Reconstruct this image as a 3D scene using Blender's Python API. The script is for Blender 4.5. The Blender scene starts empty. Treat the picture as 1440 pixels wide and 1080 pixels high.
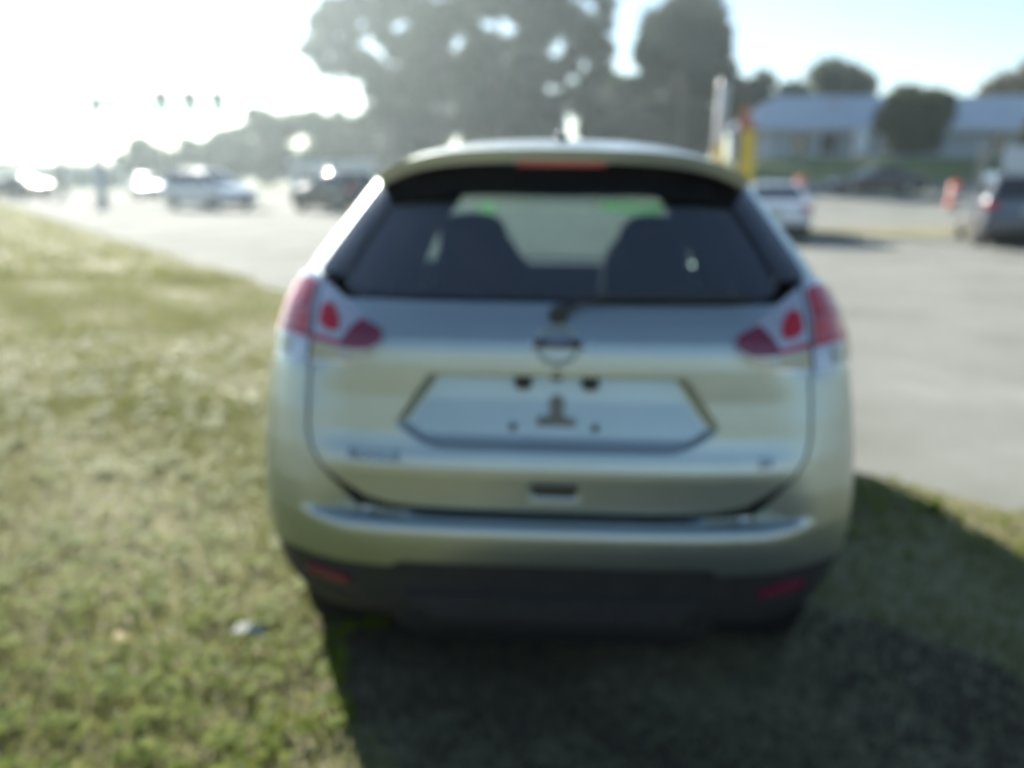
import bpy, math, random
import numpy as np
from mathutils import Matrix, Vector

random.seed(7)
RNG = np.random.default_rng(11)
R_ = math.radians
SC = bpy.context.scene
COL = SC.collection

# ------------------------------------------------------------------ camera
FPX, PITCH, YAW, ROLL, EYE = 1250.0, 13.3, 2.98, 0.2, 1.60
cam = bpy.data.cameras.new('camera')
cam.sensor_width = 36.0
cam.lens = FPX / 1440 * 36.0
cam.clip_start = 0.05
cam.clip_end = 3000
cam.dof.use_dof = True                 # the photograph is focused far too close
cam.dof.focus_distance = 0.66
cam.dof.aperture_fstop = cam.lens / 12.0
cam.dof.aperture_blades = 0
camo = bpy.data.objects.new('camera', cam)
COL.objects.link(camo)
camo.matrix_world = (Matrix.Translation((0, 0, EYE)) @ Matrix.Rotation(R_(YAW), 4, 'Z')
                     @ Matrix.Rotation(R_(90 - PITCH), 4, 'X') @ Matrix.Rotation(R_(ROLL), 4, 'Z'))
SC.camera = camo

# ------------------------------------------------------------------ sky, sun, exposure
SUN_EL, SUN_AZ = 21.5, -27.0           # degrees; azimuth from +Y, negative = to the left
w = bpy.data.worlds.new('World')
SC.world = w
w.use_nodes = True
nt = w.node_tree
bgn = nt.nodes['Background']
sky = nt.nodes.new('ShaderNodeTexSky')
sky.sky_type = 'NISHITA'
sky.sun_disc = False
sky.sun_elevation = R_(SUN_EL)
sky.sun_rotation = R_(SUN_AZ)
sky.air_density = 1.0
sky.dust_density = 0.1
sky.ozone_density = 2.0
nt.links.new(sky.outputs[0], bgn.inputs[0])
bgn.inputs[1].default_value = 0.06
sun = bpy.data.lights.new('sun', 'SUN')
sun.energy = 5.0
sun.angle = R_(0.5)
sun.color = (1.0, 0.955, 0.86)
suno = bpy.data.objects.new('sun', sun)
COL.objects.link(suno)
sd = Vector((math.sin(R_(SUN_AZ)) * math.cos(R_(SUN_EL)), math.cos(R_(SUN_AZ)) * math.cos(R_(SUN_EL)), math.sin(R_(SUN_EL))))
suno.rotation_euler = sd.to_track_quat('Z', 'Y').to_euler()
vs = SC.view_settings
vs.view_transform = 'Standard'
vs.look = 'None'
vs.exposure = 1.6
vs.gamma = 1.0
SC.render.engine = 'CYCLES'
SC.cycles.use_denoising = True
SC.cycles.max_bounces = 8
SC.cycles.transparent_max_bounces = 16
SC.cycles.volume_bounces = 0

# ------------------------------------------------------------------ helpers
def tag(o, label=None, cat=None, group=None, kind=None):
    if label: o['label'] = label
    if cat: o['category'] = cat
    if group: o['group'] = group
    if kind: o['kind'] = kind
    return o

def empty(name, loc=(0, 0, 0), rz=0.0):
    o = bpy.data.objects.new(name, None)
    o.empty_display_size = 0.2
    COL.objects.link(o)
    o.location = loc
    o.rotation_euler = (0, 0, rz)
    return o

def link(name, me, mat, parent=None):
    o = bpy.data.objects.new(name, me)
    COL.objects.link(o)
    if mat is not None:
        me.materials.clear()
        me.materials.append(mat)
    if parent is not None:
        o.parent = parent
    return o

def np_mesh(name, V, F, smooth=False):
    """V (n,3) array; F list/array of equal length faces or list of lists"""
    me = bpy.data.meshes.new(name)
    V = np.asarray(V, dtype=np.float32)
    if isinstance(F, np.ndarray):
        k = F.shape[1]
        me.vertices.add(len(V))
        me.vertices.foreach_set('co', V.ravel())
        me.loops.add(F.size)
        me.loops.foreach_set('vertex_index', F.astype(np.int32).ravel())
        me.polygons.add(len(F))
        me.polygons.foreach_set('loop_start', np.arange(0, F.size, k, dtype=np.int32))
        me.update(calc_edges=True)
    else:
        me.from_pydata(V.tolist(), [], F)
        me.update()
    if smooth:
        me.polygons.foreach_set('use_smooth', np.ones(len(me.polygons), dtype=bool))
    return me

class MB:
    def __init__(s): s.v = []; s.f = []
    def add(s, vs_, fs):
        b = len(s.v)
        s.v += [tuple(p) for p in vs_]
        s.f += [[b + i for i in f] for f in fs]
        return s
    def box(s, c, d, bev=0.0, rot=None):
        x, y, z = d[0] / 2, d[1] / 2, d[2] / 2
        if bev <= 0:
            P = [(-x, -y, -z), (x, -y, -z), (x, y, -z), (-x, y, -z), (-x, -y, z), (x, -y, z), (x, y, z), (-x, y, z)]
            F = [(0, 3, 2, 1), (4, 5, 6, 7), (0, 1, 5, 4), (1, 2, 6, 5), (2, 3, 7, 6), (3, 0, 4, 7)]
        else:
            b = min(bev, x * .9, y * .9, z * .9)
            def ring(ix, iy, zz):
                return [(-ix, -iy + 0, zz), (ix, -iy, zz), (ix, iy, zz), (-ix, iy, zz)]
            def oct_(X, Y, zz):
                return [(-X + b, -Y, zz), (X - b, -Y, zz), (X, -Y + b, zz), (X, Y - b, zz), (X - b, Y, zz), (-X + b, Y, zz), (-X, Y - b, zz), (-X, -Y + b, zz)]
            P = oct_(x - b * .7, y - b * .7, -z) + oct_(x, y, -z + b) + oct_(x, y, z - b) + oct_(x - b * .7, y - b * .7, z)
            F = [list(range(7, -1, -1)), list(range(24, 32))]
            for k in range(3):
                for i in range(8):
                    F.append((k * 8 + i, k * 8 + (i + 1) % 8, k * 8 + 8 + (i + 1) % 8, k * 8 + 8 + i))
        if rot is not None:
            P = [rot @ Vector(p) for p in P]
        return s.add([(p[0] + c[0], p[1] + c[1], p[2] + c[2]) for p in P], F)
    def tube(s, path, rad, n=8, cap=True):
        path = [Vector(p) for p in path]
        if not hasattr(rad, '__len__'): rad = [rad] * len(path)
        V = []; F = []
        for i, p in enumerate(path):
            a = path[max(i - 1, 0)]; b = path[min(i + 1, len(path) - 1)]
            d = (b - a).normalized()
            up = Vector((0, 0, 1)) if abs(d.z) < .9 else Vector((1, 0, 0))
            e1 = d.cross(up).normalized(); e2 = d.cross(e1)
            for k in range(n):
                t = 2 * math.pi * k / n
                V.append(p + (e1 * math.cos(t) + e2 * math.sin(t)) * rad[i])
        for i in range(len(path) - 1):
            for k in range(n):
                F.append((i * n + k, i * n + (k + 1) % n, (i + 1) * n + (k + 1) % n, (i + 1) * n + k))
        if cap:
            F.append(list(range(n - 1, -1, -1)))
            F.append([(len(path) - 1) * n + k for k in range(n)])
        return s.add(V, F)
    def lathe(s, prof, c=(0, 0, 0), axis='z', n=20):
        """prof: (radius, height) list"""
        V = []; F = []
        for (r, h) in prof:
            for k in range(n):
                t = 2 * math.pi * k / n
                a, b = r * math.cos(t), r * math.sin(t)
                p = (a, b, h) if axis == 'z' else ((h, a, b) if axis == 'x' else (a, h, b))
                V.append((p[0] + c[0], p[1] + c[1], p[2] + c[2]))
        m = len(prof)
        for i in range(m - 1):
            for k in range(n):
                F.append((i * n + k, i * n + (k + 1) % n, (i + 1) * n + (k + 1) % n, (i + 1) * n + k))
        F.append(list(range(n - 1, -1, -1)))
        F.append([(m - 1) * n + k for k in range(n)])
        return s.add(V, F)
    def pillow(s, c, d, rot=None, e=.45, n=20):
        V = []; F = []
        sp = lambda v: math.copysign(abs(v) ** e, v)
        m = n // 2
        for i in range(m + 1):
            f = -math.pi / 2 + math.pi * i / m
            for k in range(n):
                t = 2 * math.pi * k / n
                p = Vector((d[0] / 2 * sp(math.cos(f)) * sp(math.cos(t)), d[1] / 2 * sp(math.cos(f)) * sp(math.sin(t)), d[2] / 2 * sp(math.sin(f))))
                if rot is not None: p = rot @ p
                V.append((p.x + c[0], p.y + c[1], p.z + c[2]))
        for i in range(m):
            for k in range(n):
                F.append((i * n + k, i * n + (k + 1) % n, (i + 1) * n + (k + 1) % n, (i + 1) * n + k))
        return s.add(V, F)
    def prism(s, poly, y0, y1, plane='xz'):
        n = len(poly)
        def P(a, b, c): return (a, c, b) if plane == 'xz' else ((a, b, c) if plane == 'xy' else (c, a, b))
        V = [P(a, b, y0) for a, b in poly] + [P(a, b, y1) for a, b in poly]
        F = [list(range(n)), list(range(2 * n - 1, n - 1, -1))]
        for i in range(n):
            F.append((i, (i + 1) % n, n + (i + 1) % n, n + i))
        return s.add(V, F)
    def build(s, name, mat, parent=None, smooth=False, angle=None):
        me = bpy.data.meshes.new(name)
        me.from_pydata(s.v, [], s.f)
        me.update()
        if smooth or angle:
            me.polygons.foreach_set('use_smooth', np.ones(len(me.polygons), dtype=bool))
            if angle: me.set_sharp_from_angle(angle=R_(angle))
        return link(name, me, mat, parent)

# ------------------------------------------------------------------ materials
def principled(name, col, rough=.5, metal=0., coat=0., spec=.5, trans=0., **kw):
    m = bpy.data.materials.new(name)
    m.use_nodes = True
    p = m.node_tree.nodes['Principled BSDF']
    p.inputs['Base Color'].default_value = (*col, 1)
    p.inputs['Roughness'].default_value = rough
    p.inputs['Metallic'].default_value = metal
    p.inputs['Coat Weight'].default_value = coat
    p.inputs['Coat Roughness'].default_value = .04
    p.inputs['Specular IOR Level'].default_value = spec
    p.inputs['Transmission Weight'].default_value = trans
    return m

def noisy(name, cols, scale=5., coat_rough=.04, rough=.8, metal=0., coat=0., bump=0., bscale=None, detail=6., pos=None, spec=.5, mix2=None):
    """colour ramp over object-space noise, optional second, finer noise and bump"""
    m = principled(name, cols[0], rough, metal, coat, spec)
    t = m.node_tree; N = t.nodes; L = t.links
    p = N['Principled BSDF']
    p.inputs['Coat Roughness'].default_value = coat_rough
    tc = N.new('ShaderNodeTexCoord')
    no = N.new('ShaderNodeTexNoise')
    no.inputs['Scale'].default_value = scale
    no.inputs['Detail'].default_value = detail
    no.inputs['Roughness'].default_value = .62
    L.new(tc.outputs['Object'], no.inputs['Vector'])
    cr = N.new('ShaderNodeValToRGB')
    e = cr.color_ramp.elements
    n = len(cols)
    pos = pos or [0.32 + 0.36 * i / max(n - 1, 1) for i in range(n)]
    while len(e) < n: e.new(.5)
    for i in range(n):
        e[i].position = pos[i]
        e[i].color = (*cols[i], 1)
    L.new(no.outputs['Fac'], cr.inputs['Fac'])
    out = cr.outputs['Color']
    if mix2:
        n2 = N.new('ShaderNodeTexNoise')
        n2.inputs['Scale'].default_value = mix2[0]
        n2.inputs['Detail'].default_value = 8
        L.new(tc.outputs['Object'], n2.inputs['Vector'])
        mr = N.new('ShaderNodeMapRange')
        mr.inputs['From Min'].default_value = .3; mr.inputs['From Max'].default_value = .7
        mr.inputs['To Min'].default_value = mix2[1]; mr.inputs['To Max'].default_value = mix2[2]
        L.new(n2.outputs['Fac'], mr.inputs['Value'])
        mx = N.new('ShaderNodeMix'); mx.data_type = 'RGBA'; mx.blend_type = 'MULTIPLY'
        mx.inputs[0].default_value = 1
        L.new(out, mx.inputs[6]); L.new(mr.outputs[0], mx.inputs[7])
        out = mx.outputs[2]
    L.new(out, p.inputs['Base Color'])
    if bump:
        nb = N.new('ShaderNodeTexNoise')
        nb.inputs['Scale'].default_value = bscale or scale * 4
        nb.inputs['Detail'].default_value = 8
        L.new(tc.outputs['Object'], nb.inputs['Vector'])
        bn = N.new('ShaderNodeBump')
        bn.inputs['Strength'].default_value = bump
        bn.inputs['Distance'].default_value = .02
        L.new(nb.outputs['Fac'], bn.inputs['Height'])
        L.new(bn.outputs['Normal'], p.inputs['Normal'])
    return m

def island(name, cols, rough=.6, translucent=.35, noise=None):
    """colour picked per leaf or blade, part of the light passing through"""
    m = bpy.data.materials.new(name)
    m.use_nodes = True
    t = m.node_tree; N = t.nodes; L = t.links
    p = N['Principled BSDF']
    p.inputs['Roughness'].default_value = rough
    p.inputs['Specular IOR Level'].default_value = .08
    g = N.new('ShaderNodeNewGeometry')
    cr = N.new('ShaderNodeValToRGB')
    e = cr.color_ramp.elements
    while len(e) < len(cols): e.new(.5)
    for i, c in enumerate(cols):
        e[i].position = i / (len(cols) - 1)
        e[i].color = (*c, 1)
    src = g.outputs['Random Per Island']
    if noise:
        tc = N.new('ShaderNodeTexCoord')
        no = N.new('ShaderNodeTexNoise')
        no.inputs['Scale'].default_value = noise[0]
        no.inputs['Detail'].default_value = 4
        L.new(tc.outputs['Object'], no.inputs['Vector'])
        mr = N.new('ShaderNodeMapRange')
        mr.inputs['From Min'].default_value = .3; mr.inputs['From Max'].default_value = .7
        L.new(no.outputs['Fac'], mr.inputs['Value'])
        mx = N.new('ShaderNodeMix')
        mx.inputs[0].default_value = noise[1]
        L.new(src, mx.inputs[2]); L.new(mr.outputs[0], mx.inputs[3])
        src = mx.outputs[0]
    L.new(src, cr.inputs['Fac'])
    L.new(cr.outputs['Color'], p.inputs['Base Color'])
    tr = N.new('ShaderNodeBsdfTranslucent')
    L.new(cr.outputs['Color'], tr.inputs['Color'])
    ms = N.new('ShaderNodeMixShader')
    ms.inputs[0].default_value = translucent
    L.new(p.outputs[0], ms.inputs[1]); L.new(tr.outputs[0], ms.inputs[2])
    L.new(ms.outputs[0], N['Material Output'].inputs['Surface'])
    return m

def glass(name, tint, rough=.02, ior=1.6):
    """thin window pane: tinted see-through plus mirror reflection growing at grazing angles"""
    m = bpy.data.materials.new(name)
    m.use_nodes = True
    t = m.node_tree; N = t.nodes; L = t.links
    N.remove(N['Principled BSDF'])
    tr = N.new('ShaderNodeBsdfTransparent'); tr.inputs[0].default_value = (*tint, 1)
    gl = N.new('ShaderNodeBsdfGlossy'); gl.inputs['Roughness'].default_value = rough
    fr = N.new('ShaderNodeFresnel'); fr.inputs['IOR'].default_value = ior
    ms = N.new('ShaderNodeMixShader')
    L.new(fr.outputs[0], ms.inputs[0]); L.new(tr.outputs[0], ms.inputs[1]); L.new(gl.outputs[0], ms.inputs[2])
    L.new(ms.outputs[0], N['Material Output'].inputs['Surface'])
    return m

M = {}
M['paint_silver'] = noisy('paint_silver', [(.43, .485, .465), (.47, .525, .505)], 3, rough=.40, metal=.95, coat=.35, coat_rough=.22)
M['black_plastic'] = noisy('black_plastic', [(.018, .018, .02), (.03, .03, .032)], 20, rough=.6, bump=.1, bscale=300)
M['gloss_black'] = principled('gloss_black', (.012, .012, .014), .12, coat=.5)
M['dark_gap'] = principled('dark_gap', (.01, .01, .011), .8)
M['tyre'] = noisy('tyre', [(.018, .018, .018), (.03, .029, .028)], 12, rough=.85, bump=.2, bscale=60)
M['alloy'] = principled('alloy', (.55, .55, .56), .3, metal=.9)
M['chrome'] = principled('chrome', (.55, .56, .58), .22, metal=1.)
M['red_lens'] = principled('red_lens', (.46, .005, .022), .15, coat=.3)
M['red_lens_deep'] = principled('red_lens_deep', (.17, .012, .04), .15, coat=.8)
M['red_lens_pale'] = principled('red_lens_pale', (.52, .055, .06), .15, coat=.4)
M['clear_lens'] = principled('clear_lens', (.50, .50, .55), .16, metal=.5, coat=.9)
M['amber_lens'] = principled('amber_lens', (.45, .40, .24), .2, coat=.8)
M['lens_grey'] = principled('lens_grey', (.30, .30, .27), .2, metal=.3, coat=.7)
M['glass_tint'] = glass('glass_tint', (.33, .43, .42), .03, 2.4)
M['glass_side'] = glass('glass_side', (.07, .085, .09), .04, 1.3)
M['glass_clear'] = glass('glass_clear', (.80, .86, .84))
M['glass_dark'] = glass('glass_dark', (.025, .03, .035), .04, 1.3)
M['seat_fabric'] = noisy('seat_fabric', [(.022, .022, .026), (.035, .035, .04)], 40, rough=.95)
M['dash'] = noisy('dash', [(.02, .02, .023), (.03, .03, .033)], 30, rough=.8)
M['headliner'] = noisy('headliner', [(.05, .048, .05), (.065, .062, .064)], 30, rough=.95)
M['green_paint'] = None
M['decal'] = noisy('decal', [(.13, .13, .11), (.19, .18, .15)], 40, rough=.5)
M['white_paper'] = noisy('white_paper', [(.34, .35, .30), (.40, .41, .36)], 20, rough=.8)
M['dry_leaf'] = noisy('dry_leaf', [(.42, .26, .08), (.50, .36, .14)], 30, rough=.7)

M['green_paint'] = island('green_window_paint', [(.10, .55, .08), (.14, .65, .12)], .6, .5)

# ------------------------------------------------------------------ terrain
def sstep(a, b, x):
    t = np.clip((np.asarray(x, float) - a) / (b - a), 0, 1)
    return t * t * (3 - 2 * t)

CROSS = math.tan(R_(0.4))
def H(x, y):
    x = np.asarray(x, float); y = np.asarray(y, float)
    h = -CROSS * np.clip(x, -3.5, 2.6) * (1 - sstep(9, 26, y))
    side = sstep(-4, 8, x - .12 * (y - 30))
    h = h + .62 * sstep(27, 45, y) * side
    h = h + 2.15 * sstep(51, 62, y) * sstep(3, 13, x)
    return h

def edge_x(y):
    """where the grass verge gives way to the paving"""
    y = np.asarray(y, float)
    return 1.63 - .745 * (y - 4.74) + .35 * np.clip(4.74 - y, 0, 4) + .06 * np.sin(y * 1.9) + .05 * np.sin(y * 4.3 + 1) + .025 * np.sin(y * 9.7)

def place(px, d):
    """ground point on the sight line through that photo column, d metres ahead"""
    a = math.atan((px - 720) / 1284.0) - R_(YAW)
    return d * math.tan(a), d

def sheet(name, xs, ys, zoff, mat, kind='structure', mask=None, xfun=None):
    X, Y = np.meshgrid(xs, ys)
    if xfun is not None:
        X = xfun(X, Y)
    Z = H(X, Y) + zoff
    V = np.stack([X, Y, Z], -1).reshape(-1, 3)
    ny, nx = X.shape
    i = np.arange((ny - 1) * (nx - 1))
    r, c = i // (nx - 1), i % (nx - 1)
    a = r * nx + c
    F = np.stack([a, a + 1, a + nx + 1, a + nx], -1)
    me = np_mesh(name, V, F, smooth=True)
    o = link(name, me, mat)
    tag(o, kind=kind)
    return o

def nonlin(a, b, n, p=2.0):
    t = np.linspace(0, 1, n)
    return a + (b - a) * t ** p

M['soil_grass'] = noisy('soil_grass', [(.15, .14, .065), (.19, .175, .085), (.23, .21, .11), (.27, .245, .14)], 1.1, rough=.95,
                        bump=.6, bscale=14, mix2=(22, .6, 1.25))
M['far_grass'] = noisy('far_grass', [(.11, .12, .04), (.15, .155, .06), (.20, .185, .085)], .35, rough=.95, mix2=(5, .75, 1.2))
M['bank_grass'] = noisy('bank_grass', [(.07, .12, .025), (.11, .155, .035), (.15, .165, .05)], .5, rough=.95, mix2=(6, .75, 1.2))
M['dry_grass'] = noisy('dry_grass', [(.15, .14, .05), (.22, .195, .075), (.28, .24, .11)], 1.2, rough=.95, mix2=(9, .7, 1.2))
M['asphalt'] = noisy('asphalt', [(.165, .17, .146), (.225, .23, .20), (.26, .264, .232), (.31, .312, .28)], .45, rough=1.0, bump=.35, bscale=60, mix2=(45, .78, 1.15), spec=.15)
M['concrete'] = noisy('concrete', [(.22, .215, .19), (.26, .25, .222)], .4, rough=1.0, mix2=(8, .88, 1.08), spec=.15)

ys_g = np.concatenate([-nonlin(0.001, 590, 22, 2.2)[::-1], nonlin(.5, 66, 90, 1.2), nonlin(68, 590, 26, 1.8)])
xs_g = np.concatenate([-nonlin(.4, 590, 46, 2.0)[::-1], nonlin(0, 590, 56, 2.0)])
sheet('ground', xs_g, ys_g, -.075, M['far_grass'])
# the verge: everything left of the edge line
def vx(U, Y):
    e = edge_x(Y)
    return e + .05 - U
sheet('grass_verge', np.concatenate([nonlin(0, 30, 60, 1.8)[::-1], ]), np.concatenate([nonlin(-.1, -30, 24, 1.6)[::-1], nonlin(0, 48, 160, 1.3)]), 0.0, M['soil_grass'], xfun=vx)
def pvx(U, Y):
    return edge_x(Y) - .25 + U
sheet('pavement', np.concatenate([np.linspace(0, 20, 40), nonlin(21, 120, 30, 1.4)]), np.concatenate([np.linspace(-30, -1, 16), np.linspace(0, 47, 90), nonlin(48, 88, 12, 1)]), -.03, M['asphalt'], xfun=pvx)

# ------------------------------------------------------------------ shell: a car body given as stacked plan outlines
class Shell:
    def __init__(s, W, Rr, L=.5, n=3.4, flip=None, zmin=.15, zmax=1.75, Rs=None):
        s.Rs = None if Rs is None else np.array(Rs, float).T
        s.W = np.array(W, float).T; s.R = np.array(Rr, float).T
        s.L, s.n, s.flip = L, n, flip
        s.zg = np.linspace(zmin, zmax, 321)
        s.smax = 3.0
        s.sg = np.linspace(0, s.smax, 601)
        th = np.linspace(0, 1, 260) ** 1.7
        s.T = np.zeros((len(s.zg), len(s.sg)))
        for i, z in enumerate(s.zg):
            tt = np.concatenate([th, 1 + np.linspace(.01, 3, 60)])
            x, y = s.xy(tt, np.full_like(tt, z))
            d = np.concatenate([[0], np.cumsum(np.hypot(np.diff(x), np.diff(y)))])
            s.T[i] = np.interp(s.sg, d, tt)
    def xy(s, t, z):
        W = np.interp(z, *s.W); R = np.interp(z, *s.R)
        if s.Rs is not None:
            b = sstep(.30, .50, t)
            R = R * (1 - b) + np.interp(z, *s.Rs) * b
        th = np.clip(t, 0, 1) * math.pi / 2
        x = W * np.sin(th) ** (2 / s.n)
        y = R + s.L * (1 - np.clip(np.cos(th), 0, 1) ** (2 / s.n)) + np.clip(t - 1, 0, None)
        return x, y
    def raw(s, S, Z):
        S = np.asarray(S, float); Z = np.asarray(Z, float)
        sg = np.sign(S); sg[sg == 0] = 1
        a = np.abs(S)
        fz = np.clip((Z - s.zg[0]) / (s.zg[1] - s.zg[0]), 0, len(s.zg) - 1.001)
        fs = np.clip(a / (s.sg[1] - s.sg[0]), 0, len(s.sg) - 1.001)
        i = fz.astype(int); j = fs.astype(int); u = fz - i; v = fs - j
        T = s.T
        t = (T[i, j] * (1 - u) * (1 - v) + T[i + 1, j] * u * (1 - v) + T[i, j + 1] * (1 - u) * v + T[i + 1, j + 1] * u * v)
        x, y = s.xy(t, Z)
        P = np.stack([x * sg, y, Z], -1)
        if s.flip is not None:
            P[..., 1] = s.flip - P[..., 1]
        return P
    def pos(s, S, Z, off=0.0):
        P = s.raw(S, Z)
        if np.any(off):
            e = .012
            ds = s.raw(S + e, Z) - s.raw(S - e, Z)
            dz = s.raw(S, Z + e) - s.raw(S, Z - e)
            n = np.cross(ds, dz)
            if s.flip is not None: n = -n
            n /= np.linalg.norm(n, axis=-1, keepdims=True) + 1e-9
            P = P + n * (np.asarray(off)[..., None] if np.ndim(off) else off)
        return P

def grid_mesh(name, P, Q=None, mask=None, mat=None, parent=None, sharp=None, flipn=False):
    """P (nv,nu,3) outer surface, Q same size inner border for the skirt"""
    nv, nu = P.shape[:2]
    V = P.reshape(-1, 3)
    idx = np.arange(nv * nu).reshape(nv, nu)
    a, b, c, d = idx[:-1, :-1], idx[:-1, 1:], idx[1:, 1:], idx[1:, :-1]
    F = np.stack([a, b, c, d], -1).reshape(-1, 4)
    if mask is not None:
        C = (P[:-1, :-1] + P[1:, 1:]) / 2
        keep = ~mask(C).reshape(-1)
        F = F[keep]
    if Q is not None:
        ring = np.concatenate([idx[0, :], idx[1:, -1], idx[-1, -2::-1], idx[-2:0:-1, 0]])
        base = len(V)
        V = np.concatenate([V, Q.reshape(-1, 3)[ring]])
        m = len(ring)
        k = np.arange(m)
        SK = np.stack([ring[(k + 1) % m], ring[k], base + k, base + (k + 1) % m], -1)
        if mask is not None:
            mid = (V[ring[k]] + V[ring[(k + 1) % m]]) / 2
            SK = SK[~mask(mid)]
        F = np.concatenate([F, SK])
    if flipn: F = F[:, ::-1]
    me = np_mesh(name, V, np.ascontiguousarray(F), smooth=True)
    me.set_sharp_from_angle(angle=R_(sharp or 42))
    return link(name, me, mat, parent)

def patch(sh, name, S, Z, mat, parent, off=0.0, thick=.02, mask=None, sharp=None):
    P = sh.pos(S, Z, off)
    Q = sh.pos(S, Z, off - thick) if thick else None
    fl = (S.mean() < 0) != (sh.flip is not None)
    return grid_mesh(name, P, Q, mask, mat, parent, sharp, False)

def UV(nu, nv, pu=None, pv=None):
    u = np.linspace(0, 1, nu) if pu is None else np.asarray(pu)
    v = np.linspace(0, 1, nv) if pv is None else np.asarray(pv)
    return np.meshgrid(u, v)

def tab(pts, x):
    a = np.array(pts, float).T
    return np.interp(x, a[0], a[1])

def text_obj(name, body, size, ext, mat, parent, mtx):
    c = bpy.data.curves.new(name, 'FONT')
    c.body = body; c.size = size; c.extrude = ext
    c.align_x = 'CENTER'; c.align_y = 'CENTER'
    t = bpy.data.objects.new(name + '_tmp', c)
    COL.objects.link(t)
    bpy.context.view_layer.update()
    me = bpy.data.meshes.new_from_object(t.evaluated_get(bpy.context.evaluated_depsgraph_get()))
    bpy.data.objects.remove(t)
    me.transform(mtx)
    return link(name, me, mat, parent)

def make_wheel(parent, c, r, wd, sgn, spokes=5, rimr=.64):
    """tyre with rounded shoulders and a spoked rim, axis along x, outer face on side sgn"""
    mb = MB()
    h = wd / 2
    prof = [(r * rimr, -h * .86), (r * .80, -h), (r * .93, -h * .93), (r * .99, -h * .72), (r, -h * .3), (r, h * .3), (r * .99, h * .72), (r * .93, h * .93), (r * .80, h), (r * rimr, h * .86)]
    mb.lathe(prof, c, 'x', 28)
    mb.f = mb.f[:-2]                       # open in the middle: the rim shows
    ty = mb.build('tyre', M['tyre'], parent, angle=50)
    rb = MB()
    R0 = r * rimr
    ox = c[0] + sgn * h * .80
    rb.lathe([(R0 * 1.02, -.012), (R0 * 1.02, .012), (R0 * .9, .010), (R0 * .9, -.012), (R0 * 1.02, -.012)], (ox, c[1], c[2]), 'x', 28)
    rb.f = rb.f[:-2]
    for k in range(spokes):
        t = 2 * math.pi * (k + .25) / spokes
        rot = Matrix.Rotation(t, 3, 'X')
        p = rot @ Vector((0, 0, R0 * .52))
        rb.box((ox + p.x, c[1] + p.y, c[2] + p.z), (.02, R0 * .26, R0 * .88), .006, rot)
    rb.lathe([(R0 * .22, -.015), (R0 * .2, .015)], (ox + sgn * .006, c[1], c[2]), 'x', 14)
    rb.build('rim', M['alloy'], ty, angle=40)
    db = MB().lathe([(R0 * .88, -.01), (R0 * .88, .01)], (ox - sgn * .06, c[1], c[2]), 'x', 20)
    db.build('brake_disc', M['dark_gap'], ty)
    return ty

# ------------------------------------------------------------------ the silver SUV
CAR_Y = 2.25
suv = empty('silver_suv', (-.008, CAR_Y, 0.0))
suv.rotation_euler = (0, R_(0.4), 0)
tag(suv, 'silver SUV parked on the grass with its back to us, without a licence plate', 'suv')

W_T = [(.15, .70), (.22, .73), (.30, .82), (.42, .875), (.52, .896), (.60, .902), (.70, .902), (.80, .898), (.95, .887), (1.05, .874), (1.15, .851), (1.22, .831),
       (1.28, .806), (1.33, .778), (1.40, .727), (1.48, .668), (1.56, .607), (1.60, .575), (1.64, .535), (1.75, .40)]
R_T = [(.15, .60), (.22, .40), (.30, .13), (.36, .075), (.44, .05), (.52, .026), (.555, .014), (.60, .004), (.635, 0), (.655, .004), (.666, .018), (.672, .06),
       (.685, .060), (.70, .056), (.72, .054), (.76, .050), (.795, .046), (.815, .046), (.84, .052), (.87, .064), (.90, .073), (1.0, .084), (1.09, .086), (1.13, .090),
       (1.16, .100), (1.20, .128), (1.25, .176), (1.30, .232), (1.40, .345), (1.50, .450), (1.60, .56), (1.64, .61), (1.75, .8)]
CL = 4.63
F_T = [(.15, 4.2), (.22, 4.3), (.30, 4.5), (.45, 4.6), (.65, 4.63), (.80, 4.58), (.90, 4.46), (.97, 4.15), (1.03, 3.75), (1.07, 3.45), (1.10, 3.33), (1.20, 3.20), (1.60, 2.62), (1.64, 2.52), (1.75, 2.2)]
FR_T = [(z, CL - f) for z, f in F_T]
RS_T = [(.15, .60), (.22, .40), (.30, .14), (.36, .085), (.44, .06), (.55, .035), (.65, .022), (.75, .022), (.85, .032), (.95, .05), (1.05, .072), (1.13, .094), (1.16, .108), (1.20, .128), (1.25, .176), (1.30, .232), (1.40, .345), (1.50, .450), (1.60, .56), (1.64, .61), (1.75, .8)]
SH = Shell(W_T, R_T, L=.50, n=3.4, Rs=RS_T)
SF = Shell(W_T, FR_T, L=.75, n=2.9, flip=CL)
Wz = lambda z: np.interp(z, *np.array(W_T).T)
RWY, FWY, WR = .95, 3.66, .352

def arch_mask(C):
    return ((np.hypot(C[..., 1] - RWY, C[..., 2] - WR) < .415) | (np.hypot(C[..., 1] - FWY, C[..., 2] - WR) < .415)) & (np.abs(C[..., 0]) > .55)

# dark structure under the outer panels, so that the gaps between them read as gaps
U, V = UV(90, 40)
patch(SH, 'inner_panel', (U * 2 - 1) * 1.32, .30 + V * .88, M['dark_gap'], suv, off=-.085, thick=0, mask=arch_mask)

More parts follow.
